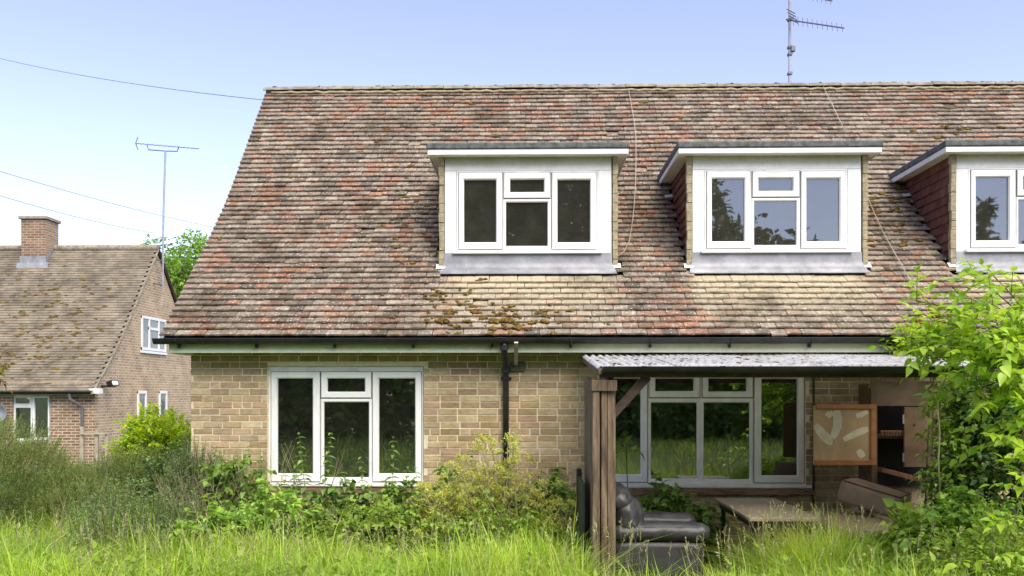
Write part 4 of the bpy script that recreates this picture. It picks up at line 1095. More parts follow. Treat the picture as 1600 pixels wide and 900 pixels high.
# ================================================================== VEGETATION TOOLS
T_SIMPLE = (np.array([(0,0,0), (-.5,.42,.10), (0,.45,-.02), (.5,.42,.10), (0,1,-.10)]), np.array([(0,2,1), (0,3,2), (1,2,4), (2,3,4)]))
def _fine(wr, jag=0.0):
    ys = [0, .14, .32, .52, .74, 1.0]; V = []; F = []
    for k, y in enumerate(ys):
        w = wr[k]; dz = -.22*y*y
        V += [(-w, y + (jag if k % 2 else -jag)*.4, dz + .10*w*2), (0, y, dz), (w, y + (jag if k % 2 else -jag)*.4, dz + .10*w*2)]
    for k in range(len(ys)-1):
        a = 3*k; b = a+3
        F += [(a, a+1, b+1), (a, b+1, b), (a+1, a+2, b+2), (a+1, b+2, b+1)]
    return np.array(V), np.array(F)
T_OVATE = _fine([.03, .36, .5, .45, .25, .0])
T_HEART = _fine([.12, .5, .5, .40, .20, .0])
T_NETTLE = _fine([.10, .42, .5, .36, .24, .0], .05)
T_NEEDLE = (np.array([(-.5,0,0), (.5,0,0), (0,1,0)]), np.array([(0,1,2)]))
def unit(v): return v/np.maximum(np.linalg.norm(v, axis=-1, keepdims=True), 1e-9)
def leaf_arrays(P_, D, N, L, W, T):
    D = unit(D); N = unit(N - (N*D).sum(-1, keepdims=True)*D); S = np.cross(D, N)
    tv, tf = T; n = len(P_); L = np.broadcast_to(L, (n,)); W = np.broadcast_to(W, (n,))
    V = P_[:, None, :] + D[:, None, :]*(tv[None, :, 1:2]*L[:, None, None]) + S[:, None, :]*(tv[None, :, 0:1]*W[:, None, None]) + N[:, None, :]*(tv[None, :, 2:3]*L[:, None, None])
    F = tf[None] + (np.arange(n)*len(tv))[:, None, None]
    return V.reshape(-1, 3), F.reshape(-1, 3)
def tube_arrays(Pk, R):
    """Pk (S,K,3) paths, R (S,K) radii -> three-sided tubes"""
    S_, K, _ = Pk.shape
    t = np.gradient(Pk, axis=1); t = unit(t); ref = np.array([.37, .21, .9]); a = unit(np.cross(t, ref)); b = np.cross(t, a)
    ang = np.array([0, 2.094, 4.189])
    V = Pk[:, :, None, :] + R[:, :, None, None]*(np.cos(ang)[None, None, :, None]*a[:, :, None, :] + np.sin(ang)[None, None, :, None]*b[:, :, None, :])
    base = (np.arange(S_)*K*3)[:, None, None]; k = np.arange(K-1)[None, :, None]*3; j = np.arange(3)[None, None, :]; j2 = (j+1) % 3
    A = base+k+j; B = base+k+j2; C = B+3; D = A+3
    F = np.concatenate([np.stack([A, B, C], -1).reshape(-1, 3), np.stack([A, C, D], -1).reshape(-1, 3)])
    return V.reshape(-1, 3), F
class Acc:
    def __init__(s): s.V = []; s.F = []; s.n = 0
    def add(s, V, F): s.V.append(V); s.F.append(F + s.n); s.n += len(V); return s
    def build(s, name, mat, parent=None, smooth=False): return tri_mesh(name, np.concatenate(s.V), np.concatenate(s.F), mat, parent, smooth)
def sprigs(lv, st, p0, d, ln, nleaf, L, W, T, rng, droop=.3, start=.12, side=1.0, upn=1.0, stem_r=.0025, jit=.35, lsd=.25):
    """rows of leaves along curved twigs; p0,d (S,3), ln (S,)"""
    S_ = len(p0); d = unit(d)
    t = np.linspace(start, 1, nleaf)[None, :]
    g = np.array([0, 0, -1.0])
    path = lambda tt: p0[:, None, :] + d[:, None, :]*(ln[:, None]*tt)[:, :, None] + g*(droop*ln[:, None]*tt**2)[:, :, None]
    pts = path(np.repeat(t, S_, 0)); tan = unit(d[:, None, :] + g*(2*droop*t[:, :, None]))
    up = np.array([0, 0, 1.0]) + rng.normal(0, .35, (S_, 1, 3))
    sd = unit(np.cross(tan, np.broadcast_to(up, tan.shape)))
    sg = np.where(np.arange(nleaf) % 2 == 0, 1.0, -1.0)[None, :, None]
    D = tan*.55 + sd*sg*side + rng.normal(0, jit, pts.shape); D[:, -1] = tan[:, -1] + rng.normal(0, .15, (S_, 3))
    N = np.array([0, 0, 1.0])*upn + rng.normal(0, .42, pts.shape) - .25*unit(d)[:, None, :]*0
    sc = rng.normal(1, lsd, (S_, nleaf)).clip(.45, 1.6)
    V, F = leaf_arrays(pts.reshape(-1, 3), D.reshape(-1, 3), N.reshape(-1, 3), (L*sc).ravel(), (W*sc).ravel(), T); lv.add(V, F)
    if st is not None:
        tt = np.linspace(0, 1, 5)[None, :]; Pk = path(np.repeat(tt, S_, 0)); R = np.broadcast_to(np.linspace(stem_r*1.4, stem_r*.4, 5)[None], (S_, 5)); st.add(*tube_arrays(Pk, R))
def ball_dirs(n, rng, zmin=-.3):
    d = unit(rng.normal(0, 1, (n*4 + 80, 3))); d = d[d[:, 2] > zmin][:n]; return d
def blades(ac, p, az, h, w, lean, curl, rng, seg=3):
    """grass-like ribbons: base p, azimuth of bending, height, width"""
    n = len(p); lv = np.linspace(0, 1, seg+1)
    out = np.stack([np.cos(az), np.sin(az), np.zeros(n)], -1); side = np.stack([-np.sin(az + rng.normal(0, .5, n)), np.cos(az), rng.normal(0, .1, n)], -1); side = unit(side)
    hor = h[:, None]*(lean[:, None]*lv + curl[:, None]*lv**2.2); ver = h[:, None]*(lv - (.35*curl[:, None] + .2*lean[:, None])*lv**2.4)
    c = p[:, None, :] + out[:, None, :]*hor[:, :, None] + np.array([0, 0, 1.0])*ver[:, :, None]
    ww = w[:, None]*np.array([.75, 1.0, .75, .0])[None, :] if seg == 3 else w[:, None]*(1 - lv[None]**2)
    Lp = c - side[:, None, :]*ww[:, :, None]*.5; Rp = c + side[:, None, :]*ww[:, :, None]*.5
    V = np.concatenate([Lp[:, :-1], Rp[:, :-1], c[:, -1:]], 1)     # L0..Ls-1, R0..Rs-1, tip
    F = []
    for k in range(seg-1): F += [(k, seg+k, seg+k+1), (k, seg+k+1, k+1)]
    F.append((seg-1, 2*seg-1, 2*seg))
    F = np.array(F)[None] + (np.arange(n)*(2*seg+1))[:, None, None]
    ac.add(V.reshape(-1, 3), F.reshape(-1, 3))

G = {}
G['grass'] = mat_leaf('meadow_grass', [(.10,.17,.018), (.16,.26,.02), (.22,.33,.022), (.29,.38,.03), (.18,.29,.02), (.33,.40,.06), (.26,.35,.025), (.40,.38,.15)], .45, .42, 1.3, .5, .58, gain=2.15, patch=((.6, .8, .75), 1.1, .65))
G['seed'] = mat_leaf('grass_seed_head', [(.38,.36,.16), (.46,.42,.24), (.3,.33,.12), (.5,.46,.3)], .3, .7, 6, gain=1.35)
G['stalk'] = mat_leaf('dry_stalk', [(.3,.24,.13), (.42,.35,.22), (.25,.2,.1), (.36,.33,.15)], .1, .7, 6)
G['heath'] = mat_leaf('heath_green', [(.04,.068,.016), (.06,.10,.022), (.08,.125,.026), (.10,.15,.035), (.12,.155,.045)], .2, .7, 1.6, .2, .55, gain=2.3)
G['heathtip'] = mat_leaf('heath_tips', [(.10,.15,.035), (.14,.18,.045), (.17,.19,.06), (.11,.16,.04), (.2,.19,.085)], .25, .7, 1.6, .2, .6, gain=1.9)
G['gold'] = mat_leaf('golden_leaf', [(.26,.40,.02), (.36,.50,.03), (.44,.54,.05), (.2,.33,.02)], .45, .5, 3, gain=1.5)
G['rosemary'] = mat_leaf('rosemary_leaf', [(.07,.11,.035), (.10,.15,.05), (.13,.19,.065), (.085,.13,.055)], .25, .55, 5, gain=2.4)
G['bramble'] = mat_leaf('bramble_leaf', [(.05,.10,.018), (.09,.16,.025), (.13,.21,.04), (.16,.24,.05), (.10,.17,.03)], .35, .5, 3, gain=2.0)
G['dark'] = mat_leaf('dark_leaf', [(.022,.05,.012), (.04,.085,.018), (.06,.11,.02), (.10,.16,.03)], .25, .38, 2.5, .5, gain=2.6)
G['nettle'] = mat_leaf('nettle_leaf', [(.07,.13,.03), (.10,.18,.04), (.14,.22,.06)], .35, .55, 6, gain=2.0)
G['umbel'] = mat_leaf('umbel_flower', [(.42,.44,.07), (.52,.52,.12), (.36,.42,.05), (.6,.58,.25)], .4, .6, 5, gain=1.35)
G['fresh'] = mat_leaf('fresh_leaf', [(.17,.31,.022), (.25,.40,.03), (.32,.46,.04), (.38,.50,.05), (.22,.36,.03)], .48, .36, 3, .5, .75, gain=1.35)
G['midgreen'] = mat_leaf('mid_leaf', [(.07,.14,.02), (.12,.21,.03), (.18,.28,.04), (.22,.31,.06)], .38, .5, 3, gain=2.4)
G['fern'] = mat_leaf('feathery_leaf', [(.16,.27,.03), (.22,.33,.04), (.28,.37,.07)], .4, .6, 4, gain=1.55)
G['reddish'] = mat_leaf('bronze_leaf', [(.28,.10,.03), (.36,.18,.04), (.25,.24,.04), (.16,.2,.03)], .4, .5, 6)
G['twig'] = mat_simple('twig_bark', (.06,.045,.03), (.14,.10,.07), 20, .85, .2)
G['greenstem'] = mat_simple('green_stem', (.12,.17,.04), (.2,.24,.07), 12, .6)
G['palestem'] = mat_simple('pale_stem', (.34,.32,.16), (.46,.43,.24), 12, .6)
G['bark'] = mat_simple('tree_bark', (.05,.04,.03), (.11,.09,.07), 6, .9, .6)
G['treefar'] = mat_leaf('far_tree_leaf', [(.10,.19,.025), (.16,.27,.04), (.21,.31,.06), (.07,.14,.02)], .4, .5, .5, gain=1.9)
G['treedark'] = mat_leaf('dark_tree_leaf', [(.025,.05,.012), (.045,.08,.018), (.07,.12,.025), (.09,.15,.03)], .3, .45, .35)

def rngof(k): return np.random.default_rng(k)
def gz(p): return ground_z(p[0], p[1])
def bush(name, label, cat, c, rad, n, ln, nleaf, L, W, mat, T=T_SIMPLE, seed=1, droop=.25, shell=.55, zmin=-.25, stemm='twig', updir=.35, stem_r=.0022, group=None, part='foliage', trunks=5, upn=1.0, root=None):
    rng = rngof(seed); c = np.array(c, float); rad = np.array(rad, float)
    t = thing(name, label, cat, (root or (c[0], c[1], 0)), group)
    d = ball_dirs(n, rng, zmin); n = len(d)
    lump = 1 + .22*np.sin(d[:, 0]*5.1 + seed) * np.cos(d[:, 1]*4.3 + seed*2) + .14*np.sin(d[:, 2]*9 + d[:, 0]*7)
    r = (shell + (1-shell)*rng.random(n)**.6)*lump
    p0 = c + d*rad*r[:, None]*.86
    p0[:, 2] = np.maximum(p0[:, 2], .02)
    dr = unit(d*rad + np.array([0, 0, updir*rad.mean()]) + rng.normal(0, .35, d.shape)*rad.mean())
    lv = Acc(); st = Acc(); sprigs(lv, st, p0, dr, ln*rng.uniform(.6, 1.3, n), nleaf, L, W, T, rng, droop, stem_r=stem_r, upn=upn)
    # main stems up from the root
    if trunks:
        k = trunks; b = np.array([c[0], c[1], 0]) + rng.normal(0, .12, (k, 3))*np.array([rad[0], rad[1], 0]); e = c + ball_dirs(k, rng, 0)*rad*.75
        tt = np.linspace(0, 1, 6)[None, :, None]; Pk = b[:, None]*(1-tt) + e[:, None]*tt + np.array([0, 0, .3])*rad[2]*(tt*(1-tt))
        st.add(*tube_arrays(Pk, np.broadcast_to(np.linspace(.014, .005, 6)[None]*max(1, rad.mean()), (k, 6))))
    lv.build(part, mat, t); st.build('stem', G[stemm], t)
    return t

# ================================================================== GRASS
def build_grass():
    rng = rngof(101); ac = Acc()
    def patch(n, x0, x1, y0, y1, hm, hs, wm, clump=.5, az=None):
        x = rng.uniform(x0, x1, n); y = rng.uniform(y0, y1, n)
        keep = ~((x > .5) & (x < 3.4) & (y > 7.75)); keep &= ~((x > .5) & (x < .8) & (y > 7.35) & (y < 8.6))
        keep &= ~((x > -3.9) & (y > 9.62))
        x = x[keep]; y = y[keep]; m = len(x)
        cl = .70 + .55*np.sin(x*2.1 + 1.3*np.sin(y*2.7))*np.sin(y*1.9 + .8*np.sin(x*3.3)) + .35*np.sin(x*5.3 + 2*np.sin(y*4.1))*np.sin(y*4.7 + x)
        thin = rng.random(m) < np.clip(.55 + .6*cl, .3, 1); x, y, cl = x[thin], y[thin], cl[thin]; m = len(x)
        big = np.sin(x*1.05 + 2.1 + 1.7*np.sin(y*.8))*np.sin(y*1.3 + x*.4); h = (rng.normal(hm, hs, m)*(.66 + .42*cl + .2*big)).clip(.12, 1.0); h = np.where((x > .45) & (x < 1.5) & (y > 6.2), h*.46, h); h = np.where((x > 1.45) & (x < 2.05) & (y > 6.5), h*.72, h); h = np.where((x > 2.75) & (x < 3.6) & (y > 6.5), h*.68, h)
        p = np.stack([x, y, ground_z(x, y) - .02], -1)
        a = rng.uniform(0, 2*np.pi, m) if az is None else rng.normal(az, .9, m)
        blades(ac, p, a, h, np.abs(rng.normal(wm, wm*.3, m)).clip(.002, .02), np.abs(rng.normal(.2, .17, m)), np.abs(rng.normal(.5, .36, m)), rng)
    patch(30000, -6.6, 4.6, 5.4, 7.3, .42, .10, .0055)
    patch(42000, -6.8, .6, 7.2, 9.2, .44, .10, .006)
    patch(9000, -7.5, -3.7, 8.6, 10.2, .45, .1, .008)
    patch(14000, .7, 4.4, 6.6, 7.72, .46, .11, .005)
    patch(3500, .9, 3.3, 7.6, 9.5, .12, .05, .004)
    patch(5200, -5.2, -2.2, 6.2, 8.3, .52, .12, .012)          # coarse broad blades at left
    patch(5200, -2.6, .4, 6.4, 8.6, .52, .13, .0085)
    patch(3800, -.7, .6, 7.6, 8.9, .48, .10, .006, az=.2)
    patch(3600, 2.05, 2.75, 6.95, 7.7, .62, .1, .0048)            # tall tuft before the bench
    patch(9000, -12, 10, -8, 5.2, .3, .08, .012)
    o = ac.build('grass', G['grass']); tag(o, 'tall bright green unmown meadow grass across the foreground', 'grass', None, 'stuff')
    # flowering stalks
    lv = Acc(); st = Acc(); n = 600
    x = rng.uniform(-5.5, 4.0, n); y = rng.uniform(5.8, 9.0, n); k = ~((x > .5) & (y > 7.7)); x = x[k]; y = y[k]
    xb = rng.uniform(1.9, 2.85, 90); yb = rng.uniform(7.1, 7.75, 90); x = np.concatenate([x, xb]); y = np.concatenate([y, yb]); n = len(x)
    h = rng.uniform(.45, .72, n) + np.where(np.arange(n) >= n-90, .12, 0); az = rng.uniform(0, 6.28, n)
    tt = np.linspace(0, 1, 6)[None, :, None]; out = np.stack([np.cos(az), np.sin(az), 0*az], -1)
    base = np.stack([x, y, ground_z(x, y)], -1); lean = rng.uniform(.05, .3, n)
    Pk = base[:, None] + out[:, None]*(lean*h)[:, None, None]*tt**2 + np.array([0, 0, 1.0])*h[:, None, None]*tt
    st.add(*tube_arrays(Pk, np.broadcast_to(np.linspace(.0016, .0009, 6)[None], (n, 6))))
    tip = Pk[:, -1]; tdir = unit(Pk[:, -1] - Pk[:, -2]); m = 11
    u = np.linspace(0, 1, m)[None, :, None]; pp = tip[:, None] - tdir[:, None]*(.10*(1-u)) 
    D = tdir[:, None]*1.2 + rng.normal(0, .45, (n, m, 3)); N = rng.normal(0, 1, (n, m, 3))
    lv.add(*leaf_arrays(pp.reshape(-1, 3), D.reshape(-1, 3), N.reshape(-1, 3), rng.uniform(.018, .034, n*m), rng.uniform(.0045, .008, n*m), T_SIMPLE))
    o = lv.build('grass_seed_heads', G['seed']); tag(o, 'pale feathery seed heads standing above the green grass', 'grass', None, 'stuff'); st.build('stalk', G['stalk'], o)
build_grass()
def meadow_weeds():
    rng = rngof(140); n = 1900
    x = rng.uniform(-5.5, 4.2, n); y = rng.uniform(5.9, 9.1, n); k = ~((x > .45) & (x < 3.4) & (y > 7.6)) & ~((x > .45) & (x < 1.6) & (y > 6.2)); x = x[k]; y = y[k]; n = len(x)
    p = np.stack([x, y, ground_z(x, y) + rng.uniform(.02, .16, n)], -1); d = np.stack([rng.normal(0, .35, n), rng.normal(0, .35, n), np.ones(n)], -1)
    lv = Acc(); st = Acc(); ln = rng.uniform(.2, .42, n); h = n//2
    sprigs(lv, st, p[:h], d[:h], ln[:h], 8, .068, .036, T_OVATE, rng, .2); sprigs(lv, st, p[h:], d[h:], ln[h:], 14, .03, .012, T_SIMPLE, rng, .1)
    o = lv.build('meadow_weeds', G['fern']); tag(o, 'small leafy weeds scattered through the foreground grass', 'weeds', None, 'stuff'); st.build('stem', G['greenstem'], o)
meadow_weeds()

# ================================================================== HEDGE AND SHRUBS AT LEFT
def heath(name, label, c, rad, n, seed, dirb):
    rng = rngof(seed); c = np.array(c, float); rad = np.array(rad, float); t = thing(name, label, 'shrub', (c[0], c[1], 0))
    d = ball_dirs(n, rng, -.15); n = len(d)
    lump = 1 + .12*np.sin(d[:, 0]*6 + seed)*np.sin(d[:, 1]*5) + .10*np.sin(d[:, 2]*8 + d[:, 0]*5)
    r = (.55 + .45*rng.random(n)**.5)*lump
    p0 = c + d*rad*r[:, None]*.9; p0[:, 2] = np.maximum(p0[:, 2], .05)
    dr = unit(d*1.0 + np.array(dirb)*.7 + rng.normal(0, .3, d.shape)); ln = rng.uniform(.09, .19, n)
    # each twig: a slim stem clothed in tiny needles
    st = Acc(); tt = np.linspace(0, 1, 4)[None, :, None]; Pk = p0[:, None] + dr[:, None]*ln[:, None, None]*tt + np.array([0, 0, .05])*tt**2
    st.add(*tube_arrays(Pk[::7], np.broadcast_to(np.linspace(.0022, .001, 4)[None], (len(Pk[::7]), 4)))); st.build('twig', G['twig'], t)
    lv = Acc(); m = 15; u = np.linspace(.05, 1, m)[None, :, None]; pp = p0[:, None] + dr[:, None]*ln[:, None, None]*u + np.array([0, 0, .05])*u**2
    D = dr[:, None]*1.0 + rng.normal(0, .55, (n, m, 3)); N = rng.normal(0, 1, (n, m, 3))
    top = (p0[:, 2] > c[2] + rad[2]*.35) & (rng.random(n) < .75)
    for msk, mt, nm in ((~top, G['heath'], 'foliage'), (top, G['heathtip'], 'tip_growth')):
        a = Acc(); k = msk.sum()
        a.add(*leaf_arrays(pp[msk].reshape(-1, 3), D[msk].reshape(-1, 3), N[msk].reshape(-1, 3), rng.uniform(.02, .038, k*m), rng.uniform(.0045, .0085, k*m), T_NEEDLE)); a.build(nm, mt, t)
    return t
heath('heath_hedge', 'large dark green heath bush with feathery twigs at the left picture edge', (XP(-40, 10.6), 10.6, .36), (1.45, 1.0, 1.06), 8600, 31, (.25, -.1, .75))
heath('heath_hedge', 'olive brown feathery heath bush in front of the neighbour gable', (XP(195, 11.2), 11.2, .2), (1.1, .9, .78), 5600, 32, (.35, -.05, .75))
heath('heath_hedge', 'small olive heath bush left of the bright golden shrub', (XP(110, 10.4), 10.4, .12), (.9, .7, .66), 4200, 33, (.4, -.1, .7))
bush('golden_shrub', 'bright golden green leafy shrub beside the house corner', 'shrub', (XP(248, 12.2), 12.2, .95), (.52, .45, .56), 700, .24, 9, .06, .034, G['gold'], T_OVATE, 41, .2, .5)
bush('dark_shrub', 'dark green shrub below the golden shrub near the house corner', 'shrub', (XP(285, 10.9), 10.9, .5), (.55, .45, .62), 520, .22, 9, .05, .022, G['dark'], T_SIMPLE, 42)
bush('rosemary', 'grey-green bushy plant against the left house corner', 'shrub', (XP(315, 9.55), 9.45, .6), (.45, .3, .62), 700, .2, 16, .028, .006, G['rosemary'], T_SIMPLE, 43, .0, .5, updir=1.2)
def rosemary(name, label, x0, x1, y, n, hm, seed, mat):
    rng = rngof(seed); t = thing(name, label, 'shrub', ((x0+x1)/2, y, 0))
    x = rng.uniform(x0, x1, n); yy = rng.normal(y, .22, n); mid = (x-(x0+x1)/2)/((x1-x0)/2)
    h = hm*(1-.35*mid**2)*rng.uniform(.75, 1.12, n); base = np.stack([x, yy, ground_z(x, yy)], -1)
    d = unit(np.stack([mid*.25 + rng.normal(0, .1, n), rng.normal(0, .12, n), np.ones(n)], -1))
    lv = Acc(); st = Acc(); sprigs(lv, st, base, d, h, 80, .032, .0075, T_SIMPLE, rng, .02, .25, 1.0, .4, .0035, .55); lv.build('foliage', mat, t); st.build('stem', G['twig'], t)
rosemary('rosemary', 'upright grey-green rosemary bush standing in the long grass', XP(140, 8.7), XP(262, 8.7), 8.7, 130, .92, 51, G['rosemary'])
rosemary('rosemary', 'lower rosemary bush between the big rosemary and the dry stems', XP(240, 8.9), XP(330, 8.9), 8.9, 80, .80, 52, G['rosemary'])
def stalks(name, label, cat, x0, x1, y, n, h0, h1, seed, mat, r=.003, branch=0):
    rng = rngof(seed); t = thing(name, label, cat, ((x0+x1)/2, y, 0))
    x = rng.uniform(x0, x1, n); yy = rng.normal(y, .12, n); h = rng.uniform(h0, h1, n); az = rng.uniform(0, 6.28, n)
    base = np.stack([x, yy, ground_z(x, yy)], -1); out = np.stack([np.cos(az), np.sin(az)*.5, 0*az], -1); tt = np.linspace(0, 1, 6)[None, :, None]
    Pk = base[:, None] + out[:, None]*(.3*h)[:, None, None]*tt**1.6 + np.array([0, 0, 1.0])*h[:, None, None]*tt + rng.normal(0, .012, (n, 6, 3))
    st = Acc().add(*tube_arrays(Pk, np.broadcast_to(np.linspace(r, r*.4, 6)[None], (n, 6))))
    for _ in range(branch):
        s = Pk[np.arange(n), rng.integers(2, 5, n)]; dd = unit(rng.normal(0, 1, (n, 3)) + np.array([0, 0, 1.2])); l2 = rng.uniform(.08, .2, n)
        P2 = s[:, None] + dd[:, None]*l2[:, None, None]*tt; st.add(*tube_arrays(P2, np.broadcast_to(np.linspace(r*.6, r*.25, 6)[None], (n, 6))))
    st.build('stem', mat, t); return t
stalks('dry_stalks', 'clump of thin brown dead stems between rosemary and brambles', 'dead plant', XP(270, 9.1), XP(345, 9.1), 9.1, 150, .6, 1.02, 61, G['stalk'], .0035, 2)
stalks('dry_stalks', 'bare pale twigs leaning before the left pane of the white window', 'dead plant', XP(484, 9.4), XP(500, 9.4), 9.4, 7, 1.0, 1.38, 62, G['stalk'], .005, 3)
stalks('dry_stalks', 'straw coloured stems rising between the two heath bushes', 'dead plant', XP(80, 9.6), XP(140, 9.6), 9.6, 18, .5, 1.0, 63, G['stalk'], .0035, 1)

# ================================================================== PLANTS BELOW THE WALL
def bramble(label, px, py_top, Y, wx, n, seed, mat, L=.065, dark=False, name='bramble'):
    ztop = ZP(py_top, Y, px); return bush(name, label, 'bramble', (XP(px, Y), Y, ztop*.42), (wx, .28, ztop*.62), n, .3, 8, L, L*.72, mat, T_OVATE, seed, .55, .35, -.6, 'greenstem', .7, .003)
bramble('bramble bush with broad leaves against the wall left of the white window', 362, 715, 9.40, .42, 190, 71, G['bramble'])
bramble('pale leaved bramble low in the grass below the left window edge', 430, 765, 8.95, .5, 150, 72, G['midgreen'], .055)
bramble('dark green bramble directly under the middle of the white window', 535, 770, 9.35, .4, 150, 73, G['dark'], .07)
bramble('leafy bramble mound under the right pane of the white window', 625, 757, 9.3, .5, 180, 74, G['bramble'], .065)
bramble('bramble reaching up the wall right of the white window', 690, 735, 9.45, .30, 130, 75, G['bramble'], .06)
bramble('dark bramble behind the yellow flowering plant by the downpipe', 790, 770, 9.45, .5, 230, 76, G['dark'], .06)
bramble('dark leafy bramble climbing the wall left of the green board', 868, 748, 9.45, .38, 210, 77, G['bramble'], .06)
bramble('bramble sprawling below the wide window behind the armchair', 1050, 772, 9.45, .50, 150, 78, G['bramble'], .075)
bramble('fresh green leafy weeds low in front of the white window', 580, 783, 8.7, .75, 270, 79, G['fern'], .042, name='weed_patch')
bramble('yellow-green weeds in the grass before the big flowering plant', 770, 790, 8.55, .75, 330, 87, G['fern'], .038, name='weed_patch')
bramble('pale weeds with small leaves between brambles and grass at left', 415, 790, 8.65, .6, 200, 88, G['midgreen'], .04, name='weed_patch')
bramble('fresh leafy weeds low in front of the bramble at left', 340, 800, 8.75, .45, 150, 80, G['midgreen'], .07, name='weed_patch')
def nettle(px, py, label, seed, Y=9.35, lean=0):
    rng = rngof(seed); t = thing('nettle', label, 'nettle', (XP(px, Y), Y, 0), 'nettles and tall weeds along the wall')
    H = ZP(py, Y, px); lv = Acc(); st = Acc(); n = 1
    base = np.array([[XP(px, Y) - lean*.1, Y, 0.0]]); top = np.array([[XP(px, Y) + lean*.08, Y - .06, H]])
    tt = np.linspace(0, 1, 7)[None, :, None]; Pk = base[:, None]*(1-tt) + top[:, None]*tt; st.add(*tube_arrays(Pk, np.linspace(.005, .002, 7)[None]))
    m = int(H/.062); zz = np.linspace(.25, 1, m)
    for k, u in enumerate(zz):
        p = base[0]*(1-u) + top[0]*u; a0 = k*1.5708 + rng.normal(0, .25); s = (1.15 - .75*u**2.2)
        for q in (0, math.pi):
            D = np.array([[math.cos(a0+q), math.sin(a0+q), .15 - .5*rng.random()]]); N = np.array([[0, 0, 1.0]]) + rng.normal(0, .2, (1, 3))
            lv.add(*leaf_arrays(p[None], D, N, np.array([.135*s*rng.uniform(.85, 1.15)]), np.array([.068*s]), T_NETTLE))
    lv.build('foliage', G['nettle'], t); st.build('stem', G['greenstem'], t)
for k, (px, py, lab) in enumerate(((458, 712, 'shorter nettle before the left window pane, leftmost of the row'), (478, 676, 'tall nettle before the left window pane'), (508, 676, 'tall nettle before the mullion left of the middle pane'), (545, 738, 'short nettle before the middle pane, just right of the mullion'), (571, 714, 'nettle before the mullion right of the middle pane'), (613, 682, 'tallest leafy nettle before the right window pane'), (632, 728, 'short nettle before the right window pane'), (655, 730, 'nettle hiding the lower right corner of the window frame'), (695, 712, 'nettle against the brick wall right of the window'))):
    nettle(px, py, lab, 300+k, 9.35 - .03*(k % 3), random.Random(k).uniform(-1, 1))
for k, (px, py, lab) in enumerate(((318, 712, 'leafy weed stem against the house corner'), (345, 700, 'leafy weed stem left of the white window, second from the corner'), (382, 690, 'tallest leafy weed stem left of the white window'), (407, 705, 'leafy weed stem touching the left window frame'), (440, 735, 'leafy weed stem before the lower left window corner'), (745, 705, 'leafy weed stem against the bare bricks left of the downpipe'), (838, 715, 'leafy weed stem right of the downpipe'))):
    nettle(px, py, lab, 330+k, 9.3 - .03*(k % 3), random.Random(50+k).uniform(-1, 1))
stalks('tall_weed', 'tall thin weed stems with buds left of the white window', 'weed', XP(372, 9.3), XP(420, 9.3), 9.3, 26, .85, 1.35, 64, G['palestem'], .0035, 4)
def umbellifer(name, label, px0, px1, py, Y, n, seed):
    rng = rngof(seed); x0, x1 = XP(px0, Y), XP(px1, Y); t = thing(name, label, 'wild flower', ((x0+x1)/2, Y, 0)); ztop = ZP(py, Y, px0)
    lv = Acc(); st = Acc(); fl = Acc(); tt = np.linspace(0, 1, 6)[None, :, None]
    root = np.array([(x0+x1)/2, Y, .02]) + rng.normal(0, 1, (n, 3))*np.array([.22, .12, 0])
    tipx = rng.uniform(x0, x1, n); m_ = (tipx-(x0+x1)/2)/((x1-x0)/2); tip = np.stack([tipx, Y + rng.normal(-.1, .16, n), ztop*(1-.25*m_**2)*rng.uniform(.5, 1.04, n)], -1)
    Pk = root[:, None]*(1-tt) + tip[:, None]*tt + np.array([0, 0, .18])*(tt*(1-tt)); st.add(*tube_arrays(Pk, np.broadcast_to(np.linspace(.008, .004, 6)[None], (n, 6))))
    heads = [tip]
    for j in (2, 3, 4):
        s = Pk[:, j]; dd = unit(np.array([0, 0, .9]) + rng.normal(0, .8, (n, 3))*np.array([1, .6, .6])); l2 = rng.uniform(.1, .28, n); P2 = s[:, None] + dd[:, None]*l2[:, None, None]*tt; st.add(*tube_arrays(P2, np.broadcast_to(np.linspace(.0032, .0016, 6)[None], (n, 6)))); heads.append(P2[:, -1])
    Hd = np.concatenate(heads); k = len(Hd); m = 12
    rays = unit(np.array([0, 0, .8]) + rng.normal(0, .75, (k, m, 3))); R = rng.uniform(.035, .075, (k, 1, 1)); ends = Hd[:, None] + rays*R
    P3 = np.stack([np.broadcast_to(Hd[:, None], ends.shape), ends], 2).reshape(-1, 2, 3); st.add(*tube_arrays(P3, np.full((len(P3), 2), .0009)))
    q = 7; fp_ = (ends[:, :, None] + rng.normal(0, .009, (k, m, q, 3))).reshape(-1, 3); z = len(fp_)
    fl.add(*leaf_arrays(fp_, rng.normal(0, 1, (z, 3)), np.array([0, -.3, 1.0]) + rng.normal(0, .5, (z, 3)), rng.uniform(.014, .027, z), rng.uniform(.010, .02, z), T_SIMPLE))
    # divided lower leaves
    s = np.concatenate([Pk[:, 1], Pk[::2, 2]]); sprigs(lv, None, s, rng.normal(0, 1, s.shape)*np.array([1, .6, .3]) + np.array([0, -.2, .35]), rng.uniform(.16, .32, len(s)), 13, .05, .024, T_SIMPLE, rng, .3)
    st.build('stem', G['palestem'], t); lv.build('foliage', G['fern'], t); fl.build('flower_head', G['umbel'], t)
umbellifer('cow_parsley', 'big yellow-green flowering umbel plant in front of the black downpipe', 700, 862, 684, 8.95, 36, 81)
umbellifer('cow_parsley', 'lower yellow-green flowering plant left of the big one, before the wall', 650, 740, 745, 8.8, 16, 82)
umbellifer('cow_parsley', 'low yellow-green flowering plant beside the dark green board', 820, 900, 770, 8.8, 13, 83)
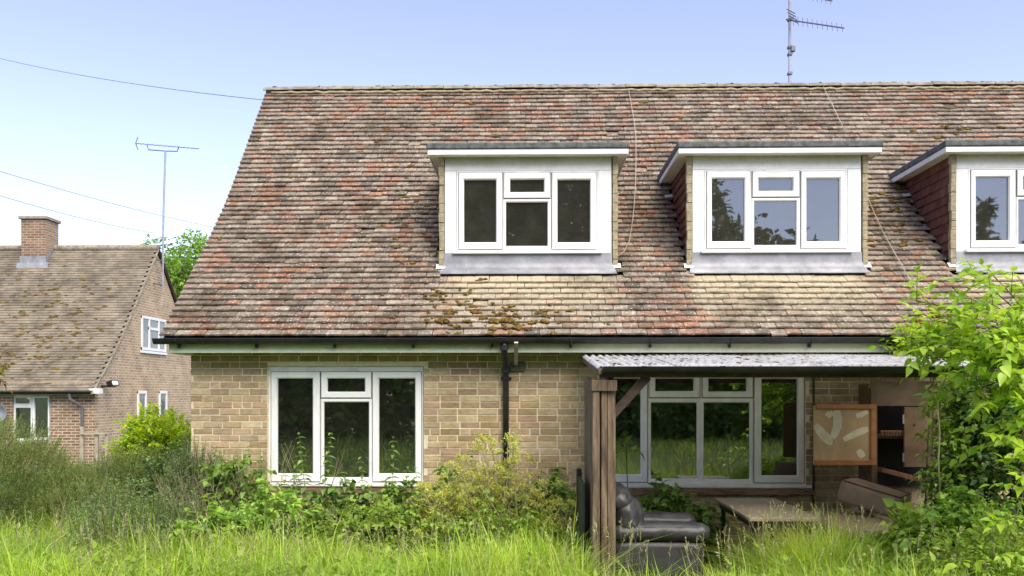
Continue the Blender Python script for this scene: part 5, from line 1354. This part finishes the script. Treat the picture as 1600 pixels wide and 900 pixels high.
# feathery tuft of grass beside the board
def tuft(label, px, Y, n, h, seed, spread=.12):
    rng = rngof(seed); ac = Acc(); x = XP(px, Y) + rng.normal(0, spread, n); y = Y + rng.normal(0, spread*.7, n); p = np.stack([x, y, ground_z(x, y)], -1)
    blades(ac, p, rng.uniform(0, 6.28, n), rng.normal(h, h*.12, n), np.full(n, .005), np.abs(rng.normal(.2, .1, n)), np.abs(rng.normal(.75, .25, n)), rng)
    o = ac.build('grass_tuft', G['midgreen']); tag(o, label, 'grass')
tuft('arching dark green grass tuft at the foot of the green board', 852, 8.5, 420, .62, 91, .16)
tuft('coarse arching grass tuft near the bottom left of the picture', 440, 6.9, 300, .55, 92, .2)

# ================================================================== RIGHT HAND SHRUBS
fresh_leaf = []
for k in range(4):
    tv, tf = (T_OVATE if k < 2 else T_HEART); V = tv.copy(); V[:, 0] *= .52 + .05*k; V[:, 2] += -.18*V[:, 1]**2*(k % 3)
    me = bpy.data.meshes.new('leaf'); me.from_pydata(V.tolist(), [], tf.tolist()); me.shade_smooth(); me.materials.append(G['fresh']); fresh_leaf.append(me)
def climber():
    rng = rngof(120); rr = random.Random(120)
    t = thing('leafy_shrub', 'tall shrub with large bright green leaves hanging in from the right edge', 'shrub', (4.75, 6.9, 0)); st = MB(); allL = []
    tips = []
    for k in range(6):
        a = Vector((4.75 + rr.uniform(-.25, .25), 6.9 + rr.uniform(-.2, .2), 0)); b = Vector((4.3 + rr.uniform(-.35, .5), 6.85 + rr.uniform(-.35, .35), 1.7 + rr.uniform(0, .5)))
        pts = [a.lerp(b, u) + Vector((.08*math.sin(u*4+k), .05*math.cos(u*5+k), 0)) for u in np.linspace(0, 1, 7)]; st.tube(pts, [.024 - .012*u for u in np.linspace(0, 1, 7)], 6); tips.append(b)
    targets = []
    for px, py, Y, w in ((1432, 470, 6.7, 1), (1470, 440, 6.8, 1), (1508, 424, 6.7, 1), (1550, 430, 6.5, 1), (1590, 432, 6.6, 1), (1425, 520, 6.8, 1), (1412, 540, 7.0, 1), (1455, 500, 6.6, 1), (1500, 480, 6.4, 1), (1540, 470, 6.3, 1), (1585, 480, 6.3, 1), (1448, 560, 6.7, 1), (1480, 540, 6.4, 1), (1520, 530, 6.2, 1), (1565, 530, 6.1, 1), (1600, 540, 6.2, 1), (1462, 585, 6.9, 1), (1500, 585, 6.6, 1), (1540, 580, 6.3, 1), (1585, 590, 6.1, 1), (1560, 630, 6.4, 1), (1600, 640, 6.2, 1), (1590, 690, 6.3, .7), (1545, 690, 6.7, .5), (1590, 745, 6.4, .6), (1640, 500, 6.5, 1), (1650, 600, 6.4, 1), (1565, 880, 5.9, .5), (1600, 870, 5.8, .6), (1500, 620, 6.9, .8), (1530, 640, 6.9, .8), (1690, 470, 6.6, 1), (1700, 560, 6.5, 1), (1760, 500, 6.8, 1), (1780, 600, 6.8, 1), (1720, 660, 6.6, 1), (1820, 560, 7.0, 1), (1700, 740, 6.6, 1), (1780, 700, 6.9, 1), (1860, 640, 7.1, 1)):
        targets.append((P(px, py, Y), w))
    for tp, w in targets:
        src = min(tips, key=lambda q: (q-tp).length + rr.uniform(0, .3)); mid = src.lerp(tp, .5) + Vector((.05, 0, .14))
        pts = [src.lerp(mid, u).lerp(mid.lerp(tp, u), u) for u in np.linspace(0, 1, 8)]; st.tube(pts, [.008 - .0055*u for u in np.linspace(0, 1, 8)], 5)
        for s in range(int(8*w) + 1):
            u = .35 + .65*s/max(1, int(8*w)); i = min(6, int(u*7)); p0 = pts[i].lerp(pts[i+1], u*7-i) if u < 1 else pts[-1]
            dd = Vector((rr.gauss(-.55, .5), rr.gauss(-.25, .4), rr.gauss(.25, .4))).normalized(); ln = rr.uniform(.16, .34); n = rr.randint(6, 10)
            tw = [p0 + dd*ln*v - Vector((0, 0, .22*ln*v*v)) for v in np.linspace(0, 1, 5)]; st.tube(tw, [.0028 - .0015*v for v in np.linspace(0, 1, 5)], 4)
            for q in range(n):
                v = (q+1)/n; p = p0 + dd*ln*v - Vector((0, 0, .22*ln*v*v)); sg = 1 if q % 2 else -1
                sd_ = dd.cross(Vector((0, 0, 1))).normalized()*sg
                D = (dd*(.6 if q < n-1 else 1.5) + sd_*(.9 if q < n-1 else .1) + Vector((rr.gauss(0, .25), rr.gauss(0, .25), rr.gauss(-.25, .3)))).normalized()
                N = (Vector((rr.gauss(0, .35), rr.gauss(-.35, .35), 1))).normalized(); allL.append((p, D, N, rr.triangular(.045, .125, .085)))
    allL = [q for q in allL if q[0].x > 2.75]
    st.build('stem', G['twig'], t, True)
    allL.sort(key=lambda q: q[0].y)
    vis = [q for q in allL if 1390 < project(q[0])[0] < 1610]; rest = [q for q in allL if q not in vis[:300]]
    for p, D, N, L in vis[:300]:
        N2 = (N - D*N.dot(D)).normalized(); S = D.cross(N2); R = Matrix((S, D, N2)).transposed().to_4x4()
        mesh_obj('leaf', rr.choice(fresh_leaf), t, Matrix.Translation(p) @ R @ Matrix.Diagonal((L, L, L, 1)))
    if rest:
        a = Acc(); Pn = np.array([q[0][:] for q in rest]); Dn = np.array([q[1][:] for q in rest]); Nn = np.array([q[2][:] for q in rest]); Ln = np.array([q[3] for q in rest])
        a.add(*leaf_arrays(Pn, Dn, Nn, Ln, Ln*.55, T_OVATE)); o = a.build('leaf', G['fresh'], t); o['kind'] = 'stuff'
    return len(allL)
climber()
bush('ivy_thicket', 'dark dense ivy thicket at the right picture edge behind the bright leaves', 'shrub', (XP(1600, 7.9), 7.9, 1.0), (.62, .5, 1.12), 1500, .3, 9, .052, .042, G['dark'], T_HEART, 131, .5, .6, -.7, 'twig', .1, .0025)
bush('ivy_thicket', 'mid green vine hanging over the end of the lean-to gutter', 'vine', (XP(1535, 8.2), 8.2, 1.70), (.36, .4, .40), 300, .26, 8, .05, .036, G['midgreen'], T_HEART, 132, .6, .4, -.9, 'twig', .0, .002, trunks=3)
bush('leafy_shrub', 'bright leaves growing over the far end of the corrugated roof', 'shrub', (XP(1450, 9.2), 9.2, 2.25), (.36, .3, .34), 150, .24, 8, .075, .04, G['fresh'], T_OVATE, 133, .3, .4, -.6, 'twig', .4, .002, trunks=3)
bush('weed_thicket', 'tangled mid green weeds in front of the cupboard at lower right', 'weeds', (XP(1525, 7.4), 7.4, .45), (.52, .40, .50), 560, .28, 8, .06, .036, G['midgreen'], T_OVATE, 134, .45, .4, -.6, 'greenstem', .6, .0025)
bush('weed_thicket', 'bright round-leaved bindweed beside the padded bench', 'weeds', (XP(1428, 7.6), 7.6, .42), (.22, .22, .34), 100, .24, 7, .075, .062, G['fern'], T_HEART, 135, .35, .4, -.6, 'greenstem', .6, .0025)
bush('weed_thicket', 'fine leaved weeds at the bottom right corner of the picture', 'weeds', (XP(1560, 6.6), 6.6, .45), (.55, .35, .38), 480, .24, 9, .045, .022, G['fern'], T_SIMPLE, 136, .3, .4, -.6, 'greenstem', .7, .0022)
bush('ivy_thicket', 'loose vine sprays in front of the brown cupboard door', 'vine', (XP(1492, 8.0), 8.0, 1.15), (.20, .2, .42), 90, .28, 8, .055, .036, G['midgreen'], T_HEART, 137, .45, .3, -.9, 'twig', .0, .002, trunks=4)
vst = MB().tube([P(1494, 573, 7.6), P(1478, 590, 7.65), P(1466, 610, 7.7), P(1465, 640, 7.72), P(1468, 675, 7.72), P(1466, 720, 7.75), P(1470, 790, 7.75)], [.006, .006, .007, .007, .008, .008, .009], 6).build('vine_stem', G['palestem'], None, True); tag(vst, 'bare pale vine stem hanging before the brown cupboard', 'vine')
sp = bush('window_vine', 'small leafy spray beside the post before the wide window', 'vine', (XP(984, 8.9), 8.9, 1.31), (.07, .06, .08), 4, .14, 5, .07, .055, G['bramble'], T_HEART, 138, .1, .3, -.9, 'greenstem', .3, .002, trunks=2)
bush('leafy_branch', 'orange and green leaf tips poking in at the left picture edge', 'shrub', (XP(-28, 7.0), 7.0, 2.02), (.16, .15, .12), 26, .13, 6, .05, .026, G['reddish'], T_OVATE, 139, .1, .3, -.9, 'twig', .1, .002, trunks=3)

# ================================================================== TREES
def tree(name, label, c, rad, base, ncl, nsp, ln, nleaf, L, W, mat, seed, cr=.32, trunk_r=.22, group=None, shell=.35):
    rng = rngof(seed); c = np.array(c, float); rad = np.array(rad, float); t = thing(name, label, 'tree', base, group)
    d = ball_dirs(ncl, rng, -.75); ncl = len(d); r = shell + (1-shell)*rng.random(ncl)**.55; cc = c + d*rad*r[:, None]
    lv = Acc(); st = Acc(); S_ = ncl*nsp
    dd = unit(rng.normal(0, 1, (ncl, nsp, 3)) + np.array([0, 0, .25])); p0 = (cc[:, None] + dd*rad.mean()*cr*rng.random((ncl, nsp, 1))*.8).reshape(-1, 3)
    sprigs(lv, None, p0, dd.reshape(-1, 3), ln*rng.uniform(.6, 1.3, S_), nleaf, L, W, T_SIMPLE, rng, .25)
    b = np.array(base, float); tt = np.linspace(0, 1, 7)[None, :, None]; fork = b*.45 + np.array([c[0], c[1], c[2]])*.55
    tr = (b[None, None]*(1-tt) + fork[None, None]*tt + .08*np.sin(tt*5)*np.array([1, .6, 0])); V = MB(); 
    V.tube([Vector(p) for p in tr[0]], [trunk_r*(1.25-.65*u) for u in np.linspace(0, 1, 7)], 10)
    sel = rng.choice(ncl, min(ncl, 26), False)
    for k in sel:
        s = tr[0][rng.integers(3, 7)]; e = cc[k]; m = (s+e)/2 + np.array([0, 0, .12*rad[2]]); V.tube([Vector(s*(1-u)**2 + 2*m*u*(1-u) + e*u*u) for u in np.linspace(0, 1, 7)], [trunk_r*(.42-.34*u) for u in np.linspace(0, 1, 7)], 6)
    V.build('trunk', G['bark'], t, True); lv.build('crown', mat, t)
tree('background_tree', 'pale green tree rising behind the neighbour gable and pole aerial', (-16.7, 41, 6.7), (1.9, 2.2, 2.6), (-16.7, 41, -.3), 70, 26, .5, 8, .17, .11, G['treefar'], 201, .3, .3)
tree('background_tree', 'second crown of pale foliage behind the house eaves at left', (-14.6, 42, 5.2), (1.5, 1.8, 2.3), (-14.6, 42, -.3), 46, 26, .5, 8, .17, .11, G['treefar'], 202, .3, .25)
# trees of the garden behind the viewer: seen only as reflections in the window panes
tree('garden_tree', 'big dark tree mirrored in the panes of the leftmost dormer', (-1.5, -13, 7.2), (7.0, 3.2, 6.6), (-1.5, -13, 0), 150, 34, .8, 8, .32, .22, G['treedark'], 211, .24, .4, shell=.2)
tree('garden_tree', 'ragged dark tree mirrored in the left pane of the middle dormer', (6.0, -12.5, 5.2), (3.2, 2.4, 5.2), (6.0, -12.5, 0), 80, 30, .7, 8, .28, .19, G['treedark'], 212, .24, .3, shell=.2)
tree('garden_tree', 'lower rounded tree mirrored at the foot of the middle dormer panes', (9.6, -12.5, 4.0), (2.5, 2.2, 4.1), (9.6, -12.5, 0), 64, 30, .7, 8, .28, .19, G['treedark'], 213, .24, .3, shell=.2)
tree('garden_tree', 'slim tree mirrored in the pane of the dormer at the right edge', (17.2, -12.5, 6.2), (.28, .4, 3.4), (17.2, -12.5, 0), 26, 14, .34, 8, .16, .11, G['treedark'], 214, .18, .12)
tree('garden_tree', 'spreading tree mirrored low in the dormer at the right edge', (18.5, -13.5, 3.7), (4.2, 2.4, 4.0), (18.5, -13.5, 0), 70, 30, .7, 8, .28, .19, G['treedark'], 215, .24, .3, shell=.2)
tree('garden_tree', 'dark tree mirrored in the left panes of the white window', (-9.5, -12, 4.6), (4.0, 2.4, 4.8), (-9.5, -12, 0), 80, 30, .7, 8, .28, .19, G['treedark'], 216, .24, .3, shell=.2)
bush('garden_hedge', 'dark hedge mirrored in the panes of the wide window', 'hedge', (4.0, -10.5, 1.2), (8.5, 1.3, 3.2), 7000, .5, 8, .24, .17, G['bramble'], T_SIMPLE, 217, .2, .5, -.9, trunks=8)
bush('garden_hedge', 'dark hedge mirrored in the panes of the white window', 'hedge', (-9.0, -10.5, 1.2), (6.0, 1.3, 3.2), 5000, .5, 8, .24, .17, G['bramble'], T_SIMPLE, 218, .2, .5, -.9, trunks=8)
